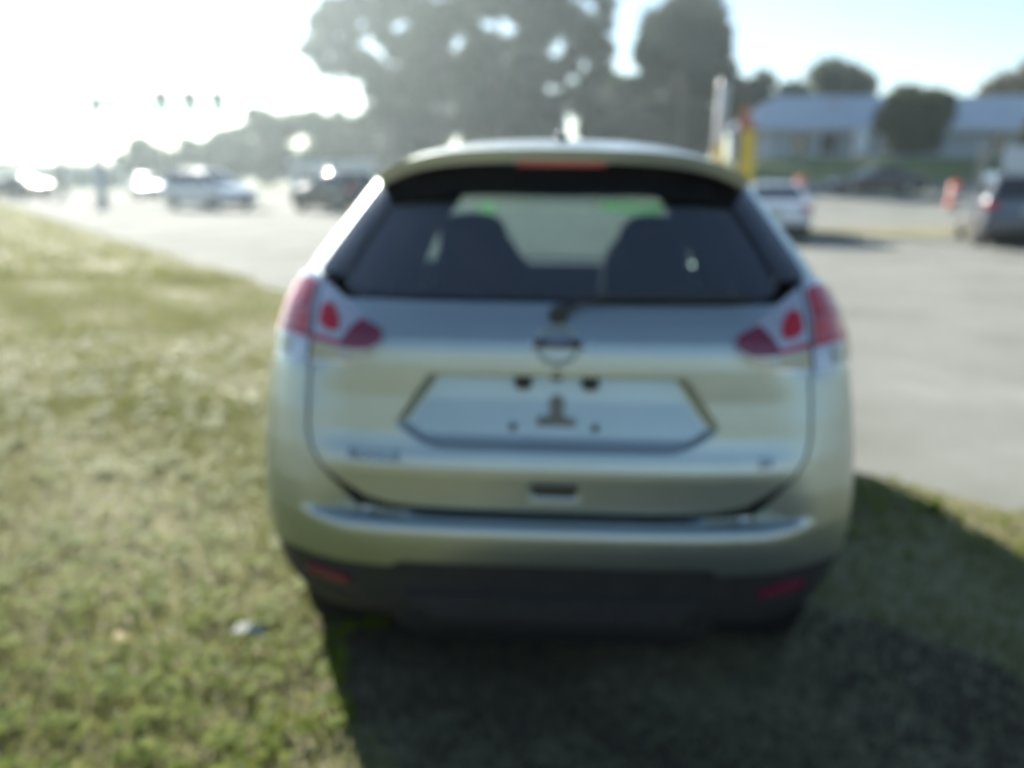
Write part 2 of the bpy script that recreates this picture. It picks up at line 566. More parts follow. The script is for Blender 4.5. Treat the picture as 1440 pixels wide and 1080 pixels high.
# tailgate: fine grid with the number plate recess and the handle pocket pressed into it
TG_W = [(.68, .53), (.70, .548), (.74, .60), (.80, .655), (.85, .685), (.90, .695), (1.10, .695), (1.26, .665)]
zr = np.unique(np.concatenate([np.linspace(.694, 1.252, 90), np.linspace(.80, .86, 18), np.linspace(1.05, 1.10, 16)]))
U, V = UV(190, len(zr))
Z = np.repeat(zr[:, None], 190, 1)
S = (U * 2 - 1) * tab(TG_W, Z)
Z = Z + .028 * np.abs(U * 2 - 1) ** 7 * np.clip((.80 - Z) / .1, 0, 1)
hexp = [(.866, .31), (.885, .37), (.925, .440), (1.062, .345)]
hw = np.interp(Z, [p[0] for p in hexp], [p[1] for p in hexp])
din = np.minimum(np.minimum((hw - np.abs(S)) * .85, 1.068 - Z), (Z - .864))
prof = np.interp(Z, [.862, .90, 1.066], [.006, .022, .062])
dep = -prof * sstep(-.002, .014, din)
hd = np.minimum(.062 - np.abs(S), .018 - np.abs(Z - .752))
dep = dep - .018 * sstep(-.004, .006, hd)
# lip above the plate recess
dep = dep + .000 * np.exp(-((Z - 1.083) / .012) ** 2) * sstep(.40, .34, np.abs(S))
tailgate = patch(SH, 'tailgate', S, Z, M['paint_silver'], suv, off=dep, thick=.07, sharp=60)
def RY(z): return float(np.interp(z, *np.array(R_T).T))

# handle
MB().box((0, RY(.752) + .012, .751), (.118, .012, .034), .006).build('tailgate_handle', M['gloss_black'], suv)
# plate lamps, camera, screw caps
for sx in (-.092, .092):
    lp = MB().box((sx, RY(1.05) + .035, 1.046), (.046, .04, .034), .008).build('plate_lamp', M['black_plastic'], suv)
    MB().box((sx, RY(1.05) + .033, 1.027), (.03, .022, .006), .002).build('lens', M['clear_lens'], lp)
MB().lathe([(.017, 0), (.017, .02), (.012, .026)], (0, RY(1.08) + .0, 1.072), 'y', 14).build('rear_camera', M['gloss_black'], suv)
for sx in (-.118, .108):
    MB().lathe([(.011, -.006), (.011, .012)], (sx, RY(.92) + .028, .922), 'y', 10).build('screw_cap', M['black_plastic'], suv)
# worn dealer decal in the plate recess
db = MB()
db.box((0, 0, 0), (.105, .003, .024), .001)
db.prism([(-.028, .008), (.028, .008), (.018, .03), (.024, .055), (.008, .075), (-.012, .07), (-.022, .045), (-.014, .028)], -.0015, .0015)
db.prism([(-.045, .008), (-.03, .008), (-.036, .022)], -.0015, .0015)
d_ = db.build('dealer_decal', M['decal'], suv)
d_.location = (0.0, RY(.95) + .024, .938); d_.rotation_euler = (R_(-13), 0, 0)
d_['label'] = 'faded dealer decal in the empty plate recess'
# badge: ring with a bar, chrome
em = MB()
for k in range(36):
    a0, a1 = 2 * math.pi * k / 36, 2 * math.pi * (k + 1) / 36
    em.tube([(.058 * math.cos(a0), 0, .052 * math.sin(a0)), (.058 * math.cos(a1), 0, .052 * math.sin(a1))], .0055, 6, False)
eo = em.build('emblem_ring', M['paint_silver'], suv, smooth=True)
eo.location = (0, RY(1.165) - .008, 1.155); eo.rotation_euler = (R_(-24), 0, 0)
eb = MB().box((0, 0, 0), (.148, .016, .026), .004).build('emblem_bar', M['chrome'], eo)
eb.location = (0, -.006, 0)
bd = MB().box((0, -.010, 0), (.130, .006, .021), .002).build('emblem_inlay', M['gloss_black'], eb)
nm = text_obj('badge_lettering', 'NISSAN', .019, .0008, M['chrome'], eb, Matrix.Translation((0, -.0145, 0)) @ Matrix.Rotation(R_(90), 4, 'X'))
# name badges on the lower crease
def badge(txt, s0, z0, size):
    p0 = SH.pos(np.array([s0]), np.array([z0]), .004)[0]
    p1 = SH.pos(np.array([s0 + .05]), np.array([z0]), .004)[0]
    rz = math.atan2(p1[1] - p0[1], p1[0] - p0[0])
    mt = Matrix.Translation(Vector(p0)) @ Matrix.Rotation(rz, 4, 'Z') @ Matrix.Rotation(R_(90 - 32), 4, 'X')
    return text_obj('badge_lettering', txt, size, .003, M['chrome'], suv, mt)
badge('ROGUE', -.50, .838, .046)
badge('SV', .575, .838, .04)

# bumper: middle strip and both wrapped corners in one skin
def bump_low(S): return np.interp(np.abs(S), [0, .43, .455, .70, 1.0, 1.4], [.548, .546, .526, .526, .535, .57])
U, V = UV(80, 22)
S = (U * 2 - 1) * .548
bl = bump_low(S)
Z = bl + V * (.676 + .014 * (np.abs(S) / .548) ** 7 - bl)
mid = (S, Z)
parts_b = [SH.pos(S, Z, 0)]
bobj = patch(SH, 'rear_bumper', S, Z, M['paint_silver'], suv, off=0, thick=.03, sharp=50)
for sg in (-1, 1):
    zs = np.unique(np.concatenate([np.linspace(0, 1, 36)]))
    U, V = UV(60, 60)
    s_in0 = .548
    Z0 = .526 + V * (1.105 - .526)
    sin_ = tab([(.55, .548), (.672, .548), (.685, .556), (.74, .609), (.80, .664), (.85, .694), (.90, .704), (1.12, .704)], Z0)
    S = sin_ + U * (1.36 - sin_)
    lowb = bump_low(S)
    Z = np.maximum(Z0, lowb)
    Z = np.where(V < 1e-6, lowb, Z)
    topb = np.interp(S, [.6, .9, 1.1, 1.36], [1.105, 1.10, 1.06, 1.02])
    Z = np.minimum(Z, topb)
    o = patch(SH, 'bumper_corner', sg * S, Z, M['paint_silver'], bobj, off=0.0, thick=.025, mask=arch_mask, sharp=50)
# black lower cladding with reflectors
U, V = UV(110, 16)
S = (U * 2 - 1) * 1.36
lo_ = np.interp(np.abs(S), [0, .5, .8, 1.4], [.335, .325, .29, .27])
Z = lo_ + V * (bump_low(S) - .004 - lo_)
clad = patch(SH, 'bumper_cladding', S, Z, M['black_plastic'], suv, off=-.006, thick=.03, mask=arch_mask)
for sg in (-1, 1):
    U, V = UV(14, 6)
    S = .585 + U * .15
    Z = .442 + V * (.030 - .016 * np.abs(U - .5)) + .012 * U
    patch(SH, 'reflector', sg * S, Z, M['red_lens_deep'], clad, off=.006, thick=.015)
U, V = UV(30, 8)
S = (U * 2 - 1) * (.42 - .06 * (1 - V)); Z = .35 + V * .09
patch(SH, 'skid_panel', S, Z, M['dash'], suv, off=.008, thick=.02)
MB().tube([(.42, .34, .235), (.42, .8, .25)], [.028, .028], 14).build('exhaust_pipe', M['dark_gap'], suv, smooth=True)

# tail lamps: inner half rides on the tailgate, outer half on the body corner
def lamp_top(s): return np.interp(s, [.475, .54, .62, .70, .78, .86, 1.0, 1.16], [1.172, 1.212, 1.252, 1.284, 1.298, 1.288, 1.250, 1.205])
def lamp_bot(s): return np.interp(s, [.475, .52, .58, .70, .85, 1.0, 1.16], [1.142, 1.106, 1.084, 1.072, 1.076, 1.112, 1.195])
def lamp_piece(sg, name, s0, s1, v0, v1, mat, parent, off, nu=22, nv=14):
    U, V = UV(nu, nv)
    S = s0 + U * (s1 - s0)
    f0 = np.interp(U, np.linspace(0, 1, len(v0)), v0); f1 = np.interp(U, np.linspace(0, 1, len(v1)), v1)
    b, t = lamp_bot(S), lamp_top(S)
    Z = b + (f0 + V * (f1 - f0)) * (t - b)
    return patch(SH, name, sg * S, Z, mat, parent, off=off, thick=.02)
for sg in (-1, 1):
    inn = lamp_piece(sg, 'tail_lamp', .475, .695, [0, 0], [1, 1], M['clear_lens'], suv, .012)
    lamp_piece(sg, 'red_lens', .478, .600, [.20, .24, .30], [.98, .90, .36], M['red_lens_deep'], inn, .017)
    lamp_piece(sg, 'red_lens', .596, .693, [.30, .32], [.37, .39], M['red_lens'], inn, .017)
    lamp_piece(sg, 'stop_lens', .610, .674, [.52, .48, .48, .54], [.70, .82, .82, .74], M['red_lens'], inn, .018)
    lamp_piece(sg, 'amber_lens', .60, .690, [.08, .06], [.27, .29], M['amber_lens'], inn, .017)
    lamp_piece(sg, 'grey_lens', .50, .59, [.04, .06], [.18, .25], M['lens_grey'], inn, .016)
    out = lamp_piece(sg, 'tail_lamp', .708, 1.16, [0, 0], [1, 1], M['clear_lens'], suv, .012)
    lamp_piece(sg, 'red_lens', .725, 1.13, [.62, .60], [.93, .86], M['red_lens'], out, .018)
    lamp_piece(sg, 'red_lens', .714, 1.10, [.32, .30], [.39, .42], M['red_lens'], out, .018)
    lamp_piece(sg, 'pale_red_lens', .718, 1.12, [.40, .43], [.61, .59], M['red_lens_pale'], out, .017)
    lamp_piece(sg, 'reverse_lens', .78, 1.0, [.07, .10], [.28, .28], M['lens_grey'], out, .016)

# rear window, its black surround, corner pillars
GW = [(1.245, .50), (1.27, .60), (1.31, .655), (1.36, .632), (1.45, .575), (1.54, .515), (1.60, .47)]
U, V = UV(50, 30)
Z = 1.252 + V * (1.598 - .05 * np.abs(U * 2 - 1) ** 4 - 1.252)
S = (U * 2 - 1) * (tab(GW, Z))
patch(SH, 'rear_window', S, Z, M['glass_tint'], suv, off=-.004, thick=0)
U, V = UV(50, 4)
Z = 1.505 - .04 * np.abs(U * 2 - 1) ** 4 + V * .093
S = (U * 2 - 1) * (tab(GW, Z))
patch(SH, 'window_band', S, Z, M['gloss_black'], suv, off=-.001, thick=0)
U, V = UV(50, 3)
Z = 1.246 + V * .022
S = (U * 2 - 1) * (tab(GW, Z) + .0)
patch(SH, 'window_band', S, Z, M['gloss_black'], suv, off=-.001, thick=0)
for sg in (-1, 1):
    U, V = UV(6, 30)
    Z = 1.30 + V * .255
    g = tab(GW, Z)
    S = g - .035 + U * .126
    patch(SH, 'side_fin', sg * S, Z, M['gloss_black'], suv, off=.004, thick=.02)
    U, V = UV(26, 34)
    Z = 1.235 + V * (1.566 - 1.235)
    g = np.maximum(tab(GW, Z), .60 * (Z < 1.3)) + .094
    send = np.interp(Z, [1.23, 1.4, 1.61], [1.42, 1.20, .95])
    S = g + U * (send - g)
    patch(SH, 'corner_pillar', sg * S, Z, M['paint_silver'], suv, off=0, thick=.02)
# wiper
wp = MB()
wp.lathe([(.026, -.01), (.022, .02)], (0, 0, 0), 'y', 14)
w_o = wp.build('rear_wiper', M['black_plastic'], suv, angle=40)
pw = SH.pos(np.array([0.0]), np.array([1.222]), .012)[0]
w_o.location = pw
q = SH.pos(np.linspace(0.0, .50, 9), np.interp(np.linspace(0, 1, 9), [0, .15, 1], [1.226, 1.256, 1.258]), .018) - pw
MB().tube([tuple(p) for p in q], [.010, .008, .007, .006, .006, .005, .005, .005, .005], 6).build('wiper_arm', M['black_plastic'], w_o, smooth=True)
q = SH.pos(np.linspace(.10, .54, 9), np.full(9, 1.260), .008) - pw
MB().tube([tuple(p) for p in q], .006, 6).build('wiper_blade', M['tyre'], w_o, smooth=True)

# roof with the spoiler lip
def roof_z(x, y):
    zc = np.interp(y, [.40, .46, .70, 1.1, 1.6, 2.1, 2.5, 2.66], [1.620, 1.625, 1.645, 1.666, 1.673, 1.665, 1.645, 1.622])
    wv = np.interp(y, [.40, .8, 1.5, 2.66], [.548, .59, .618, .60])
    q = np.clip(np.abs(x) / wv, 0, 1.1)
    return zc - (zc - 1.550) * (.28 * q ** 2 + .72 * q ** 5)
U, V = UV(60, 50, None, np.linspace(0, 1, 50) ** 1.25)
yr = .405 + .095 * (np.abs(U * 2 - 1)) ** 3.2
Y = yr + V * (2.66 - yr)
X = (U * 2 - 1) * np.interp(Y, [.40, .8, 1.5, 2.66], [.548, .59, .618, .60])
P = np.stack([X, Y, roof_z(X, Y)], -1)
Q = P.copy(); Q[..., 2] -= .032; Q[..., 0] *= .99; Q[..., 1] += .012
grid_mesh('roof', P, Q, None, M['paint_silver'], suv, 50)
# spoiler underside and high brake lamp
Y2 = yr + .014 + V * .26
X2 = (U * 2 - 1) * .545
P = np.stack([X2, Y2, roof_z(X2, Y2) - .034 - .02 * V], -1)
grid_mesh('spoiler_underside', P[::-1], None, None, M['black_plastic'], suv, 50)
bl = MB().box((0, .445, 1.584), (.27, .05, .017), .004).build('high_brake_lamp', M['black_plastic'], suv)
MB().box((0, .419, 1.584), (.255, .006, .013), .002).build('red_lens', M['red_lens'], bl)
# antenna
an = MB().lathe([(.028, 0), (.022, .02), (.012, .03)], (0, 0, 0), 'z', 14).build('antenna', M['gloss_black'], suv, angle=40)
an.location = (.0, .86, 1.648)
MB().prism([(-.03, .02), (.05, .02), (.03, .05), (-.045, .062)], -.008, .008, 'yz').build('fin', M['alloy'], an)

# flanks: quarter, two doors and wing per side, with real gaps, handles, windows
def side_patch(name, sg, y0, y1, z0, z1, mat, parent, off=0.0, thick=.02, ny=26, nz=26, mask=arch_mask):
    U, V = UV(ny, nz)
    za = np.interp(U, [0, 1], z0) if hasattr(z0, '__len__') else z0
    zb = np.interp(U, [0, 1], z1) if hasattr(z1, '__len__') else z1
    Z = za + V * (zb - za)
    ya = np.interp(V, [0, 1], y0) if hasattr(y0, '__len__') else y0
    yb = np.interp(V, [0, 1], y1) if hasattr(y1, '__len__') else y1
    Y = ya + U * (yb - ya)
    crease = .008 * np.exp(-((Z - .93) / .05) ** 2) - .012 * np.exp(-((Z - .66) / .12) ** 2) - .035 * sstep(3.2, 4.0, Y) - .01 * sstep(1.4, .6, Y) * 0
    X = Wz(Z) + crease + off
    X = X * (1 - .0 * Y)
    P = np.stack([sg * X, Y, Z], -1)
    Q = P.copy(); Q[..., 0] -= sg * thick
    return grid_mesh(name, P, Q if thick else None, mask, mat, parent, 50)
for sg in (-1, 1):
    U, V = UV(40, 14)
    patch(SH, 'shoulder_panel', sg * (.712 + U * .80), 1.0 + V * .25, M['paint_silver'], suv, off=-.004, thick=0)
    side_patch('quarter_panel', sg, .60, 1.39, .36, 1.235, M['paint_silver'], suv, ny=44, nz=50)
    rd = side_patch('rear_door', sg, 1.40, 2.28, .36, 1.215, M['paint_silver'], suv, ny=30)
    fd = side_patch('front_door', sg, 2.29, 3.20, .36, 1.20, M['paint_silver'], suv, ny=30)
    side_patch('front_wing', sg, 3.21, 3.90, .36, 1.02, M['paint_silver'], suv, ny=40, nz=50)
    side_patch('sill_cladding', sg, 1.30, 3.30, .24, .38, M['black_plastic'], suv, off=.012)
    for dr, yy in ((rd, 1.56), (fd, 2.46)):
        MB().tube([(sg * .905, yy, 1.02), (sg * .945, yy + .02, 1.02), (sg * .945, yy + .16, 1.02), (sg * .905, yy + .18, 1.02)], .013, 8).build('handle', M['chrome'], dr, smooth=True)
    # windows
    side_patch('quarter_window', sg, [.86, 1.00], [1.37, 1.37], 1.235, [1.50, 1.56], M['glass_dark'], suv, off=.0, thick=0, mask=None)
    side_patch('door_window', sg, 1.42, 2.24, 1.23, 1.56, M['glass_dark'], rd, thick=0, mask=None)
    side_patch('door_window', sg, [2.30, 2.30], [3.14, 2.66], 1.215, 1.56, M['glass_side'], fd, thick=0, mask=None)
    side_patch('door_pillar', sg, 2.22, 2.32, 1.21, 1.555, M['gloss_black'], suv, off=.004, thick=.02, mask=None)
    side_patch('window_pillar', sg, 1.36, 1.43, 1.21, 1.555, M['gloss_black'], suv, off=.004, thick=.02, mask=None)
    side_patch('front_pillar', sg, [3.12, 2.66], [3.24, 2.78], 1.19, 1.57, M['paint_silver'], suv, off=.002, thick=.03, mask=None)
    side_patch('window_trim', sg, 1.0, 2.72, 1.53, 1.562, M['gloss_black'], suv, off=.006, thick=.03, mask=None)
    side_patch('belt_trim', sg, 1.0, 3.14, 1.215, 1.24, M['chrome'], suv, off=.008, thick=.02, mask=None)
    mm = MB().box((sg * 1.0, 3.0, 1.17), (.20, .13, .15), .04).box((sg * .89, 3.03, 1.13), (.10, .08, .05), .01)
    mo = mm.build('door_mirror', M['paint_silver'], suv, angle=35)
    MB().box((sg * 1.0, 2.932, 1.17), (.16, .006, .11), .002).build('mirror_glass', M['chrome'], mo)
    # wheel arch trims
    for wy in (RWY, FWY):
        t = np.linspace(math.pi * .02, math.pi * .98, 26)
        if wy == RWY: pass
        Pm = MB()
        prev = []
        VV = []; FF = []
        for k, a in enumerate(t):
            for rr, ox in ((.385, -.06), (.385, .012), (.455, .014), (.46, -.02)):
                zz = WR + rr * math.sin(a); yy = wy + rr * math.cos(a)
                if wy == RWY: xx = float(SH.W[1][0] * 0 + Wz(min(zz, .9)))
                else: xx = float(Wz(min(zz, .9))) - .035 * float(sstep(3.2, 4.0, yy))
                if wy == RWY and yy < .6:
                    xx = min(xx, float(np.interp(yy, [.40, .6], [.885, .905])))
                VV.append((sg * (xx + ox), yy, zz))
        for k in range(len(t) - 1):
            for j in range(3):
                a0 = k * 4 + j
                FF.append((a0, a0 + 1, a0 + 5, a0 + 4))
        Pm.add(VV, FF)
        Pm.build('arch_trim', M['black_plastic'], suv, angle=40)
        lin = MB().lathe([(.44, -.13), (.44, .13)], (sg * .72, wy, WR + .01), 'x', 24)
        lin.f = lin.f[:-2]
        lin.build('wheel_well', M['dark_gap'], suv)
        make_wheel(suv, (sg * .785, wy, WR), WR, .225, sg, 5)

# nose: wing-to-wing skin, bonnet, grille, headlamps, windscreen
U, V = UV(70, 30)
S = (U * 2 - 1) * 1.30; Z = .42 + V * (.86 - .42)
patch(SF, 'front_bumper', S, Z, M['paint_silver'], suv, thick=0, mask=arch_mask)
U, V = UV(70, 10)
S = (U * 2 - 1) * 1.30; Z = .25 + V * .17
patch(SF, 'front_cladding', S, Z, M['black_plastic'], suv, thick=0, mask=arch_mask)
U, V = UV(60, 34)
S = (U * 2 - 1) * np.interp(V, [0, 1], [1.22, 1.0]); Z = .866 + V * (1.098 - .866)
patch(SF, 'bonnet', S, Z, M['paint_silver'], suv, thick=.02)
U, V = UV(20, 8)
patch(SF, 'grille', (U * 2 - 1) * .38, .60 + V * .2, M['gloss_black'], suv, off=.006)
for sg in (-1, 1):
    U, V = UV(20, 8)
    patch(SF, 'headlamp', sg * (.50 + U * .6), .72 + V * (.10 + .06 * U), M['clear_lens'], suv, off=.008)
U, V = UV(40, 24)
Z = 1.10 + V * (1.605 - 1.10)
hwid = np.interp(Z, [1.1, 1.6], [.98, .70])
S = (U * 2 - 1) * hwid
ws = patch(SF, 'windscreen', S, Z, M['glass_clear'], suv, thick=0)
for sg in (-1, 1):
    S = sg * (hwid - .02 + U * .10)
    patch(SF, 'windscreen_pillar', S, Z, M['paint_silver'], suv, off=-.003, thick=.03)
# painted price digits on the windscreen (seen reversed, unreadable)
def strokes(name, glyphs, s_start, z0, hh, wd, gap):
    VV = []; FF = []
    for gi, g in enumerate(glyphs):
        sx = s_start + gi * (wd + gap)
        for (a, b, c, d) in g:
            k = len(VV)
            p0, p1 = np.array([sx + a * wd, z0 + b * hh]), np.array([sx + c * wd, z0 + d * hh])
            dv = (p1 - p0) / (np.linalg.norm(p1 - p0) + 1e-6)
            nrm = np.array([-dv[1], dv[0]]) * .0055
            cs = [p0 - nrm - dv * .01, p1 - nrm + dv * .01, p1 + nrm + dv * .01, p0 + nrm - dv * .01]
            pp = SF.pos(np.array([q_[0] for q_ in cs]), np.array([q_[1] for q_ in cs]), -.006)
            VV += [tuple(q_) for q_ in pp]; FF.append((k, k + 1, k + 2, k + 3))
    mb = MB(); mb.add(VV, FF)
    o = mb.build(name, M['green_paint'], ws)
    return o
G1 = [(0, 0, 0, 1), (0, 1, 1, 1), (1, 1, 1, .5), (0, .5, 1, .5), (1, .5, 1, 0), (0, 0, 1, 0)]
G2 = [(0, 0, 0, 1), (1, 0, 1, 1), (0, 1, 1, 1), (0, 0, 1, 0)]
G3 = [(1, 1, 1, 0), (0, 1, 1, 1), (0, 1, 0, .5), (0, .5, 1, .5)]
G4 = [(0, 1, 1, 1), (0, 0, 0, 1), (0, 0, 1, 0), (1, 0, 1, .5)]
po = strokes('painted_price', [G3, G2, G4, G1], .255, 1.375, .045, .055, .036)
po['label'] = 'neon green digits painted on the windscreen'
strokes('painted_price', [G4], -.45, 1.372, .035, .07, .03)

# cabin
for sg in (-1, 1):
    for yy, wd_ in ((2.10, .20), (1.34, .15), (.92, .14)):
        U, V = UV(4, 14)
        Zt = .95 + V * .59
        Xo = Wz(Zt) - .028
        Pt = np.stack([sg * (Xo - wd_ * (1 - U) * (.75 + .25 * V)), yy + .05 * U + 0 * V - .10 * V, Zt], -1)
        Qt = Pt.copy(); Qt[..., 1] += .02
        grid_mesh('pillar_trim', Pt, Qt, None, M['dash'], suv, 50)
MB().box((0, 1.9, .32), (1.5, 3.0, .05), .01).build('floor_pan', M['dark_gap'], suv)
U, V = UV(20, 20)
Xh = (U * 2 - 1) * .54; Yh = .62 + V * 2.0
grid_mesh('headliner', np.stack([Xh, Yh, roof_z(Xh, Yh) - .05], -1)[::-1], None, None, M['headliner'], suv, 50)
MB().box((0, .62, .98), (1.30, .62, .05), .01).build('cargo_cover', M['seat_fabric'], suv)
for x, wdt in ((-.43, .50), (.0, .30), (.43, .50)):
    rot = Matrix.Rotation(R_(-16), 3, 'X')
    st = MB().pillow((x, 1.22, .80), (wdt - .01, .19, .62), rot, .5).pillow((x, 1.48, .56), (wdt - .02, .52, .16))
    so = st.build('rear_seat', M['seat_fabric'], suv, angle=40)
    hz = 1.14 if wdt > .4 else 1.10
    hr = MB().pillow((x, 1.08, hz - .02), (.28 if wdt > .4 else .20, .11, .14), None, .6)
    hr.tube([(x - .06, 1.12, 1.1), (x - .06, 1.08, hz)], .008, 6).tube([(x + .06, 1.12, 1.1), (x + .06, 1.08, hz)], .008, 6)
    hr.build('headrest', M['seat_fabric'], so, angle=40)
for x in (-.42, .45):
    rot = Matrix.Rotation(R_(-18), 3, 'X')
    st = MB().pillow((x, 2.30, .90), (.48, .18, .84), rot, .55).pillow((x, 2.60, .58), (.50, .52, .18))
    so = st.build('front_seat', M['seat_fabric'], suv, angle=40)
    hr = MB().pillow((x, 2.13, 1.265), (.34, .13, .26), None, .7)
    hr.tube([(x - .06, 2.16, 1.2), (x - .06, 2.13, 1.26)], .008, 6).tube([(x + .06, 2.16, 1.1), (x + .06, 2.13, 1.26)], .008, 6)
    hr.build('headrest', M['seat_fabric'], so, angle=40)
MB().box((0, 3.12, .98), (1.42, .46, .22), .07).build('dashboard', M['dash'], suv, angle=40)
MB().box((-.36, 2.98, 1.09), (.34, .2, .07), .03).build('instrument_hood', M['dash'], suv, angle=40)
sw = MB()
for k in range(24):
    a0, a1 = 2 * math.pi * k / 24, 2 * math.pi * (k + 1) / 24
    sw.tube([(.185 * math.cos(a0), 0, .185 * math.sin(a0)), (.185 * math.cos(a1), 0, .185 * math.sin(a1))], .016, 6, False)
sw.box((0, 0, 0), (.34, .02, .04), .008)
so = sw.build('steering_wheel', M['dash'], suv, smooth=False)
so.location = (-.36, 2.76, 1.02); so.rotation_euler = (R_(-25), 0, 0)
MB().box((0, 2.72, 1.50), (.24, .03, .07), .012).tube([(0, 2.72, 1.52), (0, 2.76, 1.60)], .01, 6).build('inside_mirror', M['dash'], suv)
MB().box((0, .40, .24), (1.0, .30, .14), .05).build('silencer', M['dark_gap'], suv, angle=40)
MB().box((0, 2.2, .27), (1.35, 3.4, .04), .01).build('underbody', M['dark_gap'], suv)
MB().tube([(-.7, RWY, .33), (.7, RWY, .33)], .05, 8).build('rear_axle', M['dark_gap'], suv)

# the cabin stands a little taller than drawn above
bpy.context.view_layer.update()
def taller(o, base):
    if o.type == 'MESH':
        mt = base @ o.matrix_basis
        inv = mt.inverted()
        n_ = len(o.data.vertices)
        a_ = np.empty(n_ * 3, dtype=np.float32); o.data.vertices.foreach_get('co', a_)
        a_ = a_.reshape(-1, 3)
        A = np.array(mt); B = np.array(inv)
        p_ = a_ @ A[:3, :3].T + A[:3, 3]
        up = p_[:, 2] > 1.24
        if up.any():
            p_[up, 2] = 1.24 + (p_[up, 2] - 1.24) * 1.13
            a_ = (p_ @ B[:3, :3].T + B[:3, 3]).astype(np.float32)
            o.data.vertices.foreach_set('co', a_.ravel()); o.data.update()
    for c_ in o.children: taller(c_, base @ o.matrix_basis)
for c_ in suv.children: taller(c_, Matrix.Identity(4))

# ------------------------------------------------------------------ the other vehicles
def paint(name, col, metal=.3, rough=.3):
    return noisy(name, [tuple(c * .95 for c in col), col], 3, rough=rough, metal=metal, coat=.8)
M['paint_white'] = paint('paint_white', (.78, .79, .80), 0)
M['paint_pale'] = paint('paint_pale', (.55, .60, .66), .2)
M['paint_dark'] = paint('paint_dark', (.03, .035, .045), .3)
M['paint_black'] = paint('paint_black', (.018, .018, .022), .2)
M['paint_slate'] = paint('paint_slate', (.10, .115, .14), .4)
M['car_glass'] = principled('car_glass', (.02, .025, .03), .14, coat=.6)
M['cabin_dark'] = principled('cabin_dark', (.02, .02, .022), .9)

SHAPES = {
    # length, height, half width, belt, bonnet height, wheel r, rear axle, front axle, R table (z,y), F table (z,y)
    'sedan': dict(L=4.8, Ht=1.45, w=.90, belt=.98, wr=.33, ra=1.0, fa=3.75,
                  R=[(.15, .35), (.28, .08), (.45, .02), (.62, 0), (.85, .06), (.96, .12), (1.0, .45), (1.03, .80), (1.2, 1.10), (1.36, 1.45), (1.43, 1.8)],
                  F=[(.15, 4.4), (.28, 4.65), (.5, 4.8), (.68, 4.74), (.82, 4.45), (.92, 3.75), (.98, 3.45), (1.03, 3.32), (1.2, 3.0), (1.36, 2.62), (1.43, 2.3)]),
    'suv': dict(L=4.6, Ht=1.72, w=.93, belt=1.14, wr=.36, ra=.92, fa=3.62,
                R=[(.15, .5), (.3, .1), (.5, .01), (.66, 0), (.8, .06), (1.05, .09), (1.14, .13), (1.4, .30), (1.6, .46), (1.69, .62)],
                F=[(.15, 4.1), (.3, 4.45), (.55, 4.6), (.85, 4.5), (1.0, 4.05), (1.08, 3.5), (1.14, 3.3), (1.4, 2.9), (1.6, 2.55), (1.69, 2.3)]),
    'minivan': dict(L=5.1, Ht=1.78, w=.98, belt=1.08, wr=.34, ra=1.02, fa=4.02,
                    R=[(.15, .4), (.3, .08), (.55, 0), (.75, .04), (1.08, .10), (1.4, .24), (1.66, .38), (1.75, .56)],
                    F=[(.15, 4.6), (.3, 4.95), (.55, 5.1), (.8, 5.0), (.95, 4.65), (1.05, 4.25), (1.1, 4.05), (1.4, 3.45), (1.66, 2.95), (1.75, 2.7)]),
}

